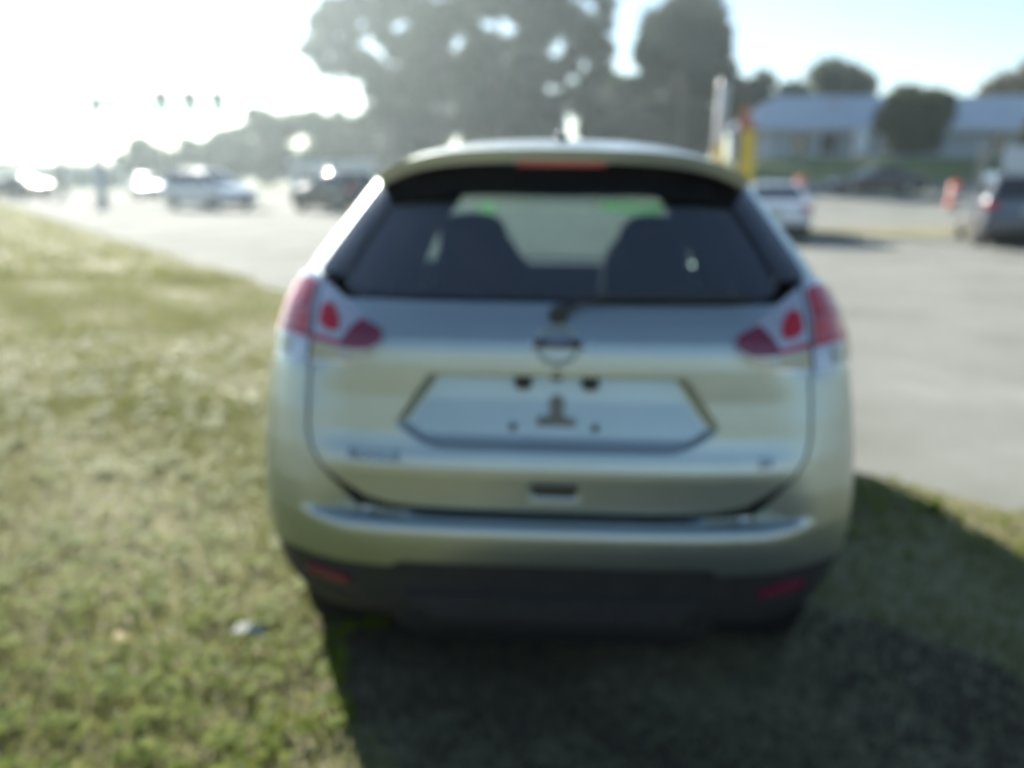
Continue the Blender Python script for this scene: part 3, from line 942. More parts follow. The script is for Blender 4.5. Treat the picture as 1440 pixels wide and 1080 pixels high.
def make_car(name, label, cat, kind, pmat, px, d, rz, group, gmat=None):
    """rz: 0 = nose pointing away from the camera (+Y)"""
    sp = SHAPES[kind]
    x, y = place(px, d)
    fwd = Vector((-math.sin(rz), math.cos(rz)))
    cx, cy = x - fwd.x * sp['L'] / 2, y - fwd.y * sp['L'] / 2
    z = float(H(x, y)) - .03
    root = empty(name, (cx, cy, z), rz)
    tag(root, label, cat, group)
    Ht, w_, belt = sp['Ht'], sp['w'], sp['belt']
    Wt = [(.15, w_ * .80), (.28, w_ * .93), (.5, w_ * .99), (.75, w_), (belt - .1, w_ * .98), (belt, w_ * .95), (Ht - .10, w_ * .72), (Ht - .02, w_ * .62), (Ht + .2, w_ * .4)]
    rt = sp['R']; ft = [(a, sp['L'] - b) for a, b in sp['F']]
    sh = Shell(Wt, rt, L=.42, n=3.3); sf = Shell(Wt, ft, L=.6, n=2.9, flip=sp['L'])
    ra, fa, wr = sp['ra'], sp['fa'], sp['wr']
    def am(C):
        return ((np.hypot(C[..., 1] - ra, C[..., 2] - wr) < wr + .05) | (np.hypot(C[..., 1] - fa, C[..., 2] - wr) < wr + .05)) & (np.abs(C[..., 0]) > .5)
    Wf = lambda zz: np.interp(zz, *np.array(Wt).T)
    def loops(z0, z1, nz):
        """closed outline all round between two heights"""
        zs = np.linspace(z0, z1, nz)
        rows = []
        for zz in zs:
            q = np.linspace(-1.15, 1.15, 40)
            a = sh.raw(q, np.full(40, zz)); b = sf.raw(np.linspace(1.3, -1.3, 40), np.full(40, zz))
            ym0, ym1 = a[-1, 1], b[0, 1]
            yy = np.linspace(ym0, ym1, 30)[1:-1]
            ww = float(Wf(zz))
            sr = np.stack([np.full_like(yy, ww), yy, np.full_like(yy, zz)], -1)
            sl = sr.copy()[::-1]; sl[:, 0] *= -1
            row = np.concatenate([a, sr, b, sl, a[:1]])
            rows.append(row)
        return np.stack(rows)
    P = loops(.22, belt, 26)
    body = grid_mesh('body', P, None, am, pmat, root, 45)
    P = loops(belt, Ht - .03, 12)
    # greenhouse: dark glass all round below, pillars and roof over it
    gm = gmat or M['car_glass']
    g = grid_mesh('window_band', P, None, None, gm, root, 45)
    # roof
    yr0 = float(np.interp(Ht - .05, *np.array(rt).T)); yr1 = float(np.interp(Ht - .05, *np.array(sp['F']).T))
    U, V = UV(20, 20)
    Y = yr0 - .10 + .05 * np.abs(U * 2 - 1) ** 3 + V * (yr1 - yr0 + .16)
    X = (U * 2 - 1) * (float(Wf(Ht - .05)) + .012)
    Z = Ht - .005 - .055 * np.abs(U * 2 - 1) ** 3 - .05 * (V * 2 - 1) ** 4
    Pq = np.stack([X, Y, Z], -1); Q = Pq.copy(); Q[..., 2] -= .05
    grid_mesh('roof', Pq, Q, None, pmat, root, 50)
    # pillars as strips proud of the glass
    def strip(s_, S, Z, mat, nm, off=.012):
        patch(s_, nm, S, Z, mat, root, off=off, thick=.02)
    U, V = UV(5, 12)
    Zp = belt - .01 + V * (Ht - .05 - belt)
    for sg in (-1, 1):
        cr_ = Wf(Zp) * .86
        strip(sh, sg * (cr_ + U * .16), Zp, pmat, 'rear_pillar')
        strip(sf, sg * (Wf(Zp) * .90 + U * .09), Zp, pmat, 'front_pillar')
        ym = (ra + fa) / 2 - .05
        Pp = np.stack([sg * (Wf(Zp) + .012), ym + U * .09 - .045, Zp], -1)
        Q = Pp.copy(); Q[..., 0] -= sg * .02
        grid_mesh('door_pillar', Pp, Q, None, pmat, root, 50)
        MB().box((sg * (w_ + .09), sp['L'] * .64, belt + .04), (.2, .11, .13), .035).build('door_mirror', pmat, root, angle=40)
        # lamps
        U2, V2 = UV(12, 6)
        patch(sh, 'tail_lamp', sg * (w_ * .70 + U2 * .34), belt - .26 + V2 * .17, M['red_lens'], root, off=.012, thick=.02)
        patch(sf, 'headlamp', sg * (w_ * .55 + U2 * .40), belt - .36 + V2 * (.12 + .03 * U2), M['clear_lens'], root, off=.012, thick=.02)
        for wy in (ra, fa):
            make_wheel(root, (sg * (w_ - .125), wy, wr), wr, .21, sg, 5)
    U, V = UV(40, 6)
    patch(sh, 'rear_bumper', (U * 2 - 1) * .95, .24 + V * .2, M['black_plastic'], root, off=.012, thick=.02, mask=am)
    patch(sf, 'front_bumper', (U * 2 - 1) * .95, .24 + V * .2, M['black_plastic'], root, off=.012, thick=.02, mask=am)
    U, V = UV(12, 5)
    patch(sf, 'grille', (U * 2 - 1) * .36, belt - .48 + V * .16, M['gloss_black'], root, off=.012, thick=.02)
    MB().box((0, sp['L'] * .5, .25), (w_ * 1.5, sp['L'] * .86, .08), .02).build('underbody', M['dark_gap'], root)
    pp = sh.pos(np.array([0.]), np.array([belt - .30]), .012)[0]
    MB().box((0, pp[1], pp[2]), (.31, .012, .16), .003).build('licence_plate', M['white_paper'], root)
    return root

G_CARS = 'vehicles on the road and the paved lot'
make_car('minivan', 'white minivan coming along the road at left, under the traffic signal arm', 'minivan', 'minivan', M['paint_white'], 292, 41, R_(238), G_CARS)
make_car('pale_sedan', 'pale blue-grey car just left of and behind the white minivan', 'car', 'sedan', M['paint_pale'], 205, 58, R_(215), G_CARS)
make_car('dark_suv', 'black SUV on the paving beside the left roof pillar of the silver SUV', 'suv', 'suv', M['paint_black'], 468, 39, R_(52), G_CARS)
make_car('dark_sedan', 'dark sedan cut by the left edge of the picture, far down the road', 'car', 'sedan', M['paint_dark'], 22, 56, R_(70), G_CARS)
make_car('white_sedan', 'white sedan half hidden behind the right side of the silver SUV', 'car', 'sedan', M['paint_white'], 1090, 25, R_(-12), G_CARS)
make_car('grey_suv', 'slate grey SUV at the right edge of the picture, tail towards us', 'suv', 'suv', M['paint_slate'], 1422, 23, R_(-14), G_CARS)
make_car('black_sedan', 'black sedan seen from the side in front of the green bank', 'car', 'sedan', M['paint_black'], 1232, 47, R_(84), G_CARS)

# ------------------------------------------------------------------ trees
M['bark'] = noisy('bark', [(.09, .07, .055), (.15, .12, .10)], 6, rough=.95, bump=.5, bscale=20)
M['leaf_pine'] = island('leaf_pine', [(.035, .05, .025), (.05, .07, .032), (.075, .095, .045)], .6, .25)
M['leaf_oak'] = island('leaf_oak', [(.035, .055, .018), (.06, .085, .028), (.10, .115, .04)], .55, .3)
M['leaf_brown'] = island('leaf_brown', [(.09, .075, .035), (.13, .10, .05), (.10, .11, .045)], .6, .3)

def leaf_cloud(centres, radii, n, size, flat=.7):
    centres = np.array(centres, float); radii = np.array(radii, float)
    wgt = radii ** 2; wgt /= wgt.sum()
    k = RNG.choice(len(centres), n, p=wgt)
    d = RNG.normal(size=(n, 3)); d /= np.linalg.norm(d, axis=1, keepdims=True)
    r = RNG.random(n) ** .45
    p = centres[k] + d * (radii[k] * r)[:, None] * np.array([1, 1, flat])
    a = RNG.normal(size=(n, 3)); a /= np.linalg.norm(a, axis=1, keepdims=True)
    b = np.cross(a, RNG.normal(size=(n, 3))); b /= np.linalg.norm(b, axis=1, keepdims=True)
    sz = size * (.5 + RNG.random(n))[:, None]
    q0 = p - a * sz; q1 = p + b * sz * .55; q2 = p + a * sz; q3 = p - b * sz * .55
    V = np.stack([q0, q1, q2, q3], 1).reshape(-1, 3)
    F = np.arange(4 * n).reshape(n, 4)
    return V, F

def make_tree(name, label, cat, px, d, height, cw, kind, leaf, group, n=7000, base=None, size=.30, crown_from=.45, dz=0.0):
    x, y = place(px, d)
    z = float(H(x, y)) - .06 + dz
    root = empty(name, (x, y, z))
    tag(root, label, cat, group)
    rs = random.Random(int(px * 13 + d * 7))
    hh = height
    lean = (rs.uniform(-.03, .03) * hh, rs.uniform(-.03, .03) * hh)
    tr = MB()
    r0 = .018 * hh + .06
    th = hh * (.93 if kind == 'pine' else .62)
    path = [(lean[0] * t * t, lean[1] * t * t, th * t) for t in (0, .04, .3, .6, .85, 1)]
    tr.tube(path, [r0 * 1.35, r0, r0 * .82, r0 * .6, r0 * .35, r0 * .15], 9)
    cs, rd = [], []
    if kind == 'pine':
        nb = 26
        for i in range(nb):
            f = crown_from + (1 - crown_from) * (i + .5) / nb
            env = math.sin(math.pi * min(1, (f - crown_from) / (1 - crown_from) * .82 + .16)) ** .7
            a = i * 2.4 + rs.uniform(-.5, .5)
            l = cw * .5 * env * rs.uniform(.45, 1.0)
            c = (lean[0] * f * f + math.cos(a) * l, lean[1] * f * f + math.sin(a) * l, hh * f * .97)
            cs.append(c); rd.append(cw * rs.uniform(.10, .21))
            tr.tube([(lean[0] * f * f, lean[1] * f * f, hh * f * .90), (c[0] * .6, c[1] * .6, hh * f * .93), c], [r0 * .28, r0 * .18, r0 * .07], 5)
        cs.append((lean[0], lean[1], hh * .97)); rd.append(cw * .2)
    else:
        nb = 17
        for i in range(nb):
            f = crown_from + (1 - crown_from) * rs.random()
            env = max(.12, 1 - ((f - .58) / .47) ** 2) ** .6
            a = i * 2.4 + rs.uniform(-.5, .5)
            l = cw * .5 * env * rs.uniform(.35, .82)
            c = (math.cos(a) * l, math.sin(a) * l, hh * f * .9)
            cs.append(c); rd.append(cw * rs.uniform(.15, .25))
            tr.tube([(lean[0] * .2, lean[1] * .2, hh * min(f, .6) * .65), (c[0] * .5, c[1] * .5, hh * f * .72), c], [r0 * .42, r0 * .25, r0 * .08], 5)
    tr.build('trunk', M['bark'], root, smooth=True)
    V, F = leaf_cloud(cs, rd, n, size, .72 if kind == 'pine' else .85)
    V[:, 2] = np.maximum(V[:, 2], .25)
    link('crown', np_mesh('crown', V, F), leaf, root)
    return root

PG = 'tall pines behind the silver SUV'
make_tree('pine_tree', 'slender pine at the left end of the tall pines, sky showing under its crown', 'pine tree', 478, 114, 22.3, 8.0, 'pine', M['leaf_pine'], PG, 4500, crown_from=.62, size=.42)
make_tree('pine_tree', 'tall pine second from the left in the group above the roof, crown leaving the frame', 'pine tree', 552, 109, 27.9, 11.4, 'pine', M['leaf_pine'], PG, 15000, crown_from=.28, size=.42)
make_tree('pine_tree', 'tall dense pine third from the left above the roof, crown leaving the frame', 'pine tree', 622, 103, 32.2, 14.3, 'pine', M['leaf_pine'], PG, 19000, crown_from=.25, size=.42)
make_tree('pine_tree', 'tall pine in the middle of the group above the brake lamp', 'pine tree', 700, 114, 30.7, 15.0, 'pine', M['leaf_pine'], PG, 16000, crown_from=.25, size=.42)
make_tree('pine_tree', 'tall pine left of the notch of white sky, crown just reaching the top edge', 'pine tree', 790, 112, 26.0, 13.4, 'pine', M['leaf_pine'], PG, 9500, crown_from=.36, size=.42)
make_tree('pine_tree', 'lone round-topped pine right of the notch of white sky', 'pine tree', 952, 112, 20.6, 13.5, 'oak', M['leaf_pine'], PG, 10500, crown_from=.5, size=.42)
LG = 'leafy trees below the pines'
for px_, d_, h_, cw_, lab in [(540, 125, 17.0, 10.9, 'dark leafy tree at the left foot of the tall pines'),
                              (605, 129, 19.7, 12.9, 'dark leafy tree below the third tall pine'),
                              (680, 125, 19.0, 12.9, 'dark leafy tree below the middle pine, above the high brake lamp'),
                              (752, 131, 17.0, 9.5, 'dark leafy tree just left of the bright gap above the roof'),
                              (872, 128, 16.6, 12.2, 'dark leafy tree filling the notch between the two right-hand pines'),
                              (985, 122, 15.0, 11.6, 'dark leafy tree behind the pale pole right of the roof'),
                              (932, 126, 15.5, 11.0, 'dark leafy tree straight below the lone round-topped pine')]:
    make_tree('broadleaf_tree', lab, 'tree', px_, d_, h_, cw_, 'oak', M['leaf_oak'], LG, 10500, crown_from=.12, size=.46)
HG = 'hazy trees across the road at left'
for px_, d_, h_, cw_, lab in [(212, 112, 5.6, 7.0, 'low hazy tree at the left end of the row, above the pale car'),
                              (268, 116, 6.0, 8.0, 'low hazy tree right above the white minivan'),
                              (322, 114, 7.2, 7.5, 'hazy tree right of the white minivan, where the row begins to rise'),
                              (378, 110, 9.8, 7.5, 'hazy pointed tree midway along the rising row at left'),
                              (432, 108, 9.6, 8.0, 'hazy tree at the right end of the row, beside the slender pine'),
                              (486, 116, 9.2, 8.0, 'dark low tree under the slender pine, above the black SUV')]:
    make_tree('roadside_tree', lab, 'tree', px_, d_, h_, cw_, 'oak', M['leaf_oak'], HG, 5200, crown_from=.1, size=.36)
BG = 'trees behind the pale building'
for px_, d_, h_, cw_, lab, lf in [(1072, 100, 12.2, 9.0, 'pale loose tree behind the left end of the building', 'leaf_oak'),
                              (1165, 104, 13.6, 10.5, 'broad tree rising behind the middle of the building roof', 'leaf_oak'),
                              (1262, 106, 11.6, 7.0, 'small rounded tree top behind the roof, above the dark oak', 'leaf_pine'),
                              (1340, 108, 10.0, 7.5, 'lowest tree top behind the right part of the roof', 'leaf_oak'),
                              (1445, 92, 13.4, 11.0, 'brownish tree at the right edge above the roof', 'leaf_brown')]:
    make_tree('background_tree', lab, 'tree', px_, d_, h_ - float(H(*place(px_, d_))), cw_, 'oak', M[lf], BG, 6000, crown_from=.25, size=.36)
make_tree('dark_oak', 'low round dark oak standing in front of the pale building', 'oak tree', 1277, 63, 4.5, 5.8, 'oak', M['leaf_oak'], None, 7000, crown_from=.1, size=.22)
make_tree('yellow_shrub', 'small yellowish shrub at the right edge against the pale building', 'shrub', 1447, 63, 3.0, 2.0, 'oak', M['leaf_brown'], None, 1800, crown_from=.1, size=.14)

# far wood closing the horizon: one mass nobody could count
cs, rd = [], []
for k in range(260):
    a = R_(-64 + 128 * k / 260)
    dd = 205 + 30 * random.random()
    cs.append((math.sin(a) * dd, math.cos(a) * dd, 1.2 + random.random() * 1.2)); rd.append(2.0 + 1.3 * random.random())
V, F = leaf_cloud(cs, rd, 34000, .8, .8)
V[:, 2] = np.maximum(V[:, 2], .1)
tag(link('distant_wood', np_mesh('distant_wood', V, F), M['leaf_oak']), 'low distant wood along the horizon', 'wood', kind='stuff')

# ------------------------------------------------------------------ building on the bank
M['wall_pale'] = noisy('wall_pale', [(.36, .43, .49), (.42, .49, .55)], .6, rough=.85, mix2=(8, .92, 1.05))
M['roof_pale'] = noisy('roof_pale', [(.40, .47, .53), (.47, .54, .60)], .5, rough=.55, mix2=(5, .9, 1.08))
M['trim_white'] = noisy('trim_white', [(.52, .56, .60), (.58, .62, .66)], 2, rough=.6)
M['pane'] = principled('pane', (.02, .03, .04), .05, coat=.6)
M['galv'] = noisy('galv', [(.38, .39, .40), (.46, .47, .48)], 3, rough=.5, metal=.5)
def make_building():
    bx0, by = place(1046, 70)
    z0 = float(H(bx0 + 10, 70)) - .1
    root = empty('pale_building', (bx0, by, z0))
    tag(root, 'long pale blue-grey building with a broad roof on the green bank at right', 'building')
    MB().box((16.6, 4.5, 1.2), (32.6, 9, 2.4)).build('wall', M['wall_pale'], root)
    rf = MB()
    rf.add([(-.7, -1.3, 2.3), (34.0, -1.3, 2.3), (34.0, 10.3, 2.3), (-.7, 10.3, 2.3), (3.0, 4.5, 5.0), (31.0, 4.5, 5.0)],
           [(0, 1, 5, 4), (1, 2, 5), (2, 3, 4, 5), (3, 0, 4), (3, 2, 1, 0)])
    r1 = rf.build('roof', M['roof_pale'], root)
    MB().box((16.65, -1.33, 2.23), (34.7, .05, .26)).build('fascia', M['trim_white'], r1)
    for vx_ in (7.0, 13.5, 22.0, 27.5):
        MB().box((vx_, 2.4, 4.25), (.5, .5, .7), .04).build('roof_vent', M['galv'], r1)
    for wx in (3.9, 6.0, 8.2, 10.6, 18.5, 21.5, 24.5, 27.5):
        wn = MB().box((wx, -.03, 1.15), (1.35, .10, 1.6)).build('window', M['trim_white'], root)
        for k in (-1, 1):
            MB().box((wx + k * .31, -.095, 1.15), (.56, .03, 1.42)).build('pane', M['pane'], wn)
    for cx in (2.6, 5.0, 7.1, 9.4, 12.0):
        MB().tube([(cx, -.95, 0), (cx, -.95, .15), (cx, -.95, 2.1), (cx, -.95, 2.28)], [.16, .12, .11, .16], 12).build('column', M['trim_white'], root, smooth=True)
    dr = MB().box((1.5, -.03, 1.05), (1.1, .08, 2.1)).build('door', M['trim_white'], root)
    MB().box((1.85, -.09, 1.0), (.06, .06, .16)).build('handle', M['chrome'], dr)
make_building()

def small_house(px, d, wd, dp, hh, wall, roof, label):
    x, y = place(px, d)
    root = empty('roadside_shop', (x, y, float(H(x, y)) - .08), R_(12))
    tag(root, label, 'shop building')
    MB().box((0, 0, hh / 2), (wd, dp, hh)).build('wall', wall, root)
    r = MB().box((0, -.1, hh + .15), (wd + .5, dp + .6, .3), .05).build('roof', M['roof_pale'], root)
    n = max(2, int(wd / 2.4))
    for i in range(n):
        wx = -wd / 2 + wd * (i + .5) / n
        wn = MB().box((wx, -dp / 2 - .02, hh * .5), (wd / n * .62, .08, hh * .5)).build('window', M['trim_white'], root)
        MB().box((wx, -dp / 2 - .075, hh * .5), (wd / n * .55, .03, hh * .43)).build('pane', M['pane'], wn)
M['wall_cream'] = noisy('wall_cream', [(.62, .55, .40), (.70, .62, .47)], 1, rough=.9)
M['wall_tan'] = noisy('wall_tan', [(.42, .40, .36), (.50, .47, .42)], 1, rough=.9)
small_house(128, 96, 7.5, 6, 1.9, M['wall_cream'], None, 'low cream shop far off at left, below the signal pole')
small_house(925, 136, 13, 6, 6.0, M['wall_tan'], None, 'tan flat-roofed shop showing between trunks under the round-topped pine')
small_house(470, 100, 9.0, 6, 2.7, M['wall_pale'], None, 'pale flat-roofed shop above the black SUV, below the slender pine')

# ------------------------------------------------------------------ signal mast, poles, signs, barrels
M['pole_pale'] = noisy('pole_pale', [(.52, .50, .50), (.60, .58, .57)], 2, rough=.8)
M['wood_post'] = noisy('wood_post', [(.36, .31, .25), (.44, .38, .31)], 5, rough=.9)
M['signal_yellow'] = principled('signal_black', (.05, .05, .05), .5)
M['sign_green'] = principled('sign_green', (.01, .18, .12), .4)
M['barrel_orange'] = noisy('barrel_orange', [(.80, .12, .04), (.85, .16, .06)], 4, rough=.5)
M['stripe_white'] = principled('stripe_white', (.80, .78, .76), .4)
M['flag_yellow'] = noisy('flag_yellow', [(.58, .39, .02), (.64, .45, .03)], 3, rough=.7)
M['flag_red'] = principled('flag_red', (.38, .12, .05), .7)
M['flag_blue'] = principled('flag_blue', (.03, .05, .28), .7)
M['lamp_red'] = principled('lamp_red', (.25, .01, .01), .3)
M['lamp_amber'] = principled('lamp_amber', (.30, .16, .01), .3)
m = principled('lamp_green_lit', (.02, .4, .3), .3)
p_ = m.node_tree.nodes['Principled BSDF']
p_.inputs['Emission Color'].default_value = (.05, .9, .6, 1); p_.inputs['Emission Strength'].default_value = .6
M['lamp_green'] = m

def gz(x, y): return float(H(x, y)) - .04

x, y = place(140, 52)
mast = empty('signal_mast', (x, y, gz(x, y)))
tag(mast, 'traffic signal mast with a long arm over the road at far left', 'signal mast')
MB().tube([(0, 0, 0), (0, 0, .3), (0, 0, 6.0)], [.36, .28, .25], 12).build('pole', M['galv'], mast, smooth=True)
MB().tube([(0, 0, 5.55), (2.5, .3, 5.68), (7.4, .9, 5.75)], [.20, .18, .14], 10).build('arm', M['galv'], mast, smooth=True)
MB().box((0, 0, .06), (.6, .6, .12), .02).build('base', M['wood_post'], mast)
sg_ = MB().box((.85, -.12, 5.32), (1.45, .03, .34), .005, Matrix.Rotation(R_(8), 3, 'Y')).build('street_sign', M['sign_green'], mast)
for k, (ax, ay) in enumerate([(3.8, .45), (5.4, .66), (7.0, .86)]):
    zz = 5.68
    hd = MB().box((ax, ay - .16, zz - .05), (.40, .22, 1.08), .03).box((ax, ay - .04, zz - .05), (.72, .02, 1.35), .008).build('signal_head', M['signal_yellow'], mast)
    for j, mt in enumerate(('lamp_red', 'lamp_amber', 'lamp_green')):
        MB().lathe([(.12, -.02), (.12, .0), (.07, .02)], (ax, ay - .285, zz + .27 - j * .33), 'y', 14).build('signal_lamp', M[mt], hd)
x, y = place(86, 60)
o = MB().tube([(0, 0, 0), (0, 0, 2.5), (.05, 0, 4.9)], [.24, .21, .19], 10)
pl = empty('road_pole', (x, y, gz(x, y))); tag(pl, 'short grey road pole standing left of the signal mast', 'pole')
o.build('shaft', M['galv'], pl, smooth=True)
MB().box((0, -.1, 4.6), (.42, .2, .7), .04).build('control_box', M['galv'], pl)
MB().box((0, 0, .05), (.5, .5, .1), .02).build('base', M['wood_post'], pl)
x, y = place(233, 75)
pl = empty('street_light', (x, y, gz(x, y))); tag(pl, 'thin street light beyond the white minivan, under the signal arm', 'street light')
MB().tube([(0, 0, 0), (0, 0, 4.8), (.2, 0, 5.4)], [.1, .07, .06], 8).build('pole', M['galv'], pl, smooth=True)
MB().box((.28, 0, 5.45), (.55, .25, .12), .03).build('lamp_head', M['galv'], pl)

x, y = place(1004, 31)
pl = empty('pale_pole', (x, y, gz(x, y))); pl.rotation_euler = (0, R_(2.0), 0)
tag(pl, 'thick pale pole beside the yellow feather flag, right of the roof', 'pole')
MB().tube([(0, 0, 0), (0, 0, 2.5), (0, 0, 4.5)], [.21, .19, .17], 14).build('shaft', M['pole_pale'], pl, smooth=True)
MB().lathe([(.19, 4.48), (.15, 4.56)], (0, 0, 0), 'z', 14).build('cap', M['galv'], pl)
MB().box((-.02, -.19, 2.15), (.3, .03, .85), .01).build('notice', M['flag_yellow'], pl)

x, y = place(1031, 30)
fl = empty('feather_flag', (x, y, gz(x, y)), R_(10))
tag(fl, 'yellow feather flag with a red top and a blue edge', 'flag')
MB().tube([(0, 0, 0), (0, 0, 2.6), (.06, 0, 3.5), (.25, 0, 3.85)], [.025, .02, .012, .008], 8).build('pole', M['galv'], fl, smooth=True)
MB().lathe([(.28, 0), (.26, .05), (.05, .07)], (0, 0, 0), 'z', 16).build('base', M['black_plastic'], fl)
def cloth(z0, z1, mat, name, x0=0.0, x1=None):
    U, V = UV(14, 24)
    Z = z0 + V * (z1 - z0)
    wmax = np.interp(Z, [.9, 1.2, 3.0, 3.6, 3.85], [.58, .70, .64, .42, .28])
    xl = np.interp(Z, [0, 2.6, 3.5, 3.85], [.02, .02, .08, .25])
    xr = wmax if x1 is None else xl + x1
    xl = xl + x0
    X = xl + U * (xr - xl)
    Yw = .05 * np.sin(U * 5 + Z * 2.2) * U
    P = np.stack([X, Yw, Z], -1); Q = P.copy(); Q[..., 1] += .008
    a = grid_mesh(name, P, Q, None, mat, fl, 60)
cloth(.9, 2.98, M['flag_yellow'], 'cloth', .10)
cloth(2.99, 3.83, M['flag_red'], 'cloth_top')
cloth(.9, 2.98, M['flag_blue'], 'cloth_edge', 0.0, .095)

def barrel(px, d, label):
    x, y = place(px, d)
    b = empty('traffic_barrel', (x, y, gz(x, y)))
    tag(b, label, 'traffic barrel', 'orange traffic barrels')
    MB().lathe([(.30, .06), (.29, .30), (.265, .31), (.26, .55), (.24, .56), (.235, .80), (.22, .82), (.20, 1.0), (.10, 1.03)], (0, 0, 0), 'z', 20).build('drum', M['barrel_orange'], b, angle=40)
    MB().lathe([(.40, 0), (.38, .06), (.28, .08)], (0, 0, 0), 'z', 20).build('base', M['black_plastic'], b, angle=40)
    for z0, z1, r in ((.34, .46, .272), (.62, .74, .246)):
        MB().lathe([(r, z0), (r - .006, z1)], (0, 0, 0), 'z', 20).build('stripe', M['stripe_white'], b)
    MB().box((0, 0, 1.06), (.14, .03, .08), .01).build('handle', M['barrel_orange'], b)
barrel(1125, 40, 'orange traffic barrel above the boot of the white sedan')
barrel(1345, 37, 'orange traffic barrel just left of the slate grey SUV')

x, y = place(1205, 58)
s_ = empty('bank_sign', (x, y, gz(x, y))); tag(s_, 'small white upright sign on the green bank left of the dark oak', 'sign')
MB().box((0, 0, 1.55), (.9, .08, 1.5), .02).build('panel', M['trim_white'], s_)
for k in (-1, 1): MB().box((k * .3, .06, .45), (.1, .05, .95), .01).build('post', M['wood_post'], s_)
x, y = place(1377, 44)
s_ = empty('wooden_post', (x, y, gz(x, y))); tag(s_, 'tan wooden post behind the slate grey SUV', 'post')
MB().tube([(0, 0, 0), (0, 0, 2.3), (0, 0, 2.45)], [.2, .19, .14], 10).build('shaft', M['wood_post'], s_, smooth=True)
MB().tube([(0, 0, 2.42), (0, 0, 2.6)], [.2, .05], 10).build('cap', M['galv'], s_)
x, y = place(1426, 38)
s_ = empty('board_sign', (x, y, gz(x, y))); tag(s_, 'white board sign showing over the roof of the slate grey SUV', 'sign')
MB().box((0, 0, 1.9), (1.05, .10, .95), .02).build('panel', M['trim_white'], s_)
for k in (-1, 1): MB().box((k * .4, .08, .75), (.09, .06, 1.5), .01).build('post', M['wood_post'], s_)

# ------------------------------------------------------------------ roads and strips beyond the lot
def strip_sheet(name, p0, p1, width0, width1, zoff, mat, n=60, m=10):
    p0 = np.array(p0); p1 = np.array(p1)
    d = (p1 - p0) / np.linalg.norm(p1 - p0); nr = np.array([-d[1], d[0]])
    t = np.linspace(0, 1, n); wv = np.linspace(-.5, .5, m)
    T, Wv = np.meshgrid(t, wv)
    wd = width0 + (width1 - width0) * T
    jit = .25 * np.sin(T * 41) * .3 + .2 * np.sin(T * 97 + 1) * .3
    X = p0[0] + (p1 - p0)[0] * T + nr[0] * (Wv * wd + jit)
    Y = p0[1] + (p1 - p0)[1] * T + nr[1] * (Wv * wd + jit)
    P = np.stack([X, Y, H(X, Y) + zoff], -1)
    o = grid_mesh(name, P, None, None, mat, None, 60)
    tag(o, kind='structure')
    return o
strip_sheet('grass_island', (1.5, 26.0), (30, 29.0), 3.6, 4.2, -.012, M['dry_grass'])
strip_sheet('road', (-60, 66), (75, 40), 13, 13, -.014, M['concrete'], 120, 14)
strip_sheet('roadside_grass', (-75, 82), (14, 66), 7, 7, -.008, M['bank_grass'], 80, 8)
strip_sheet('grass_bank', (9.5, 58.5), (70, 54.5), 13, 14, -.006, M['bank_grass'], 120, 24)

# ------------------------------------------------------------------ lawn
M['blade'] = island('grass_blade', [(.125, .16, .03), (.18, .205, .045), (.225, .235, .068), (.27, .265, .10), (.37, .34, .19)], .7, .5, noise=(1.6, .25))
M['shade_blade'] = island('shade_blade', [(.095, .074, .058), (.125, .096, .076), (.16, .122, .096), (.10, .092, .055)], .75, .4, noise=(1.2, .4))  # brown-grey blades with the SUV's shadow tone put into their colour
M['weed'] = island('weed_leaf', [(.10, .16, .012), (.17, .22, .018), (.26, .29, .03)], .6, .35)

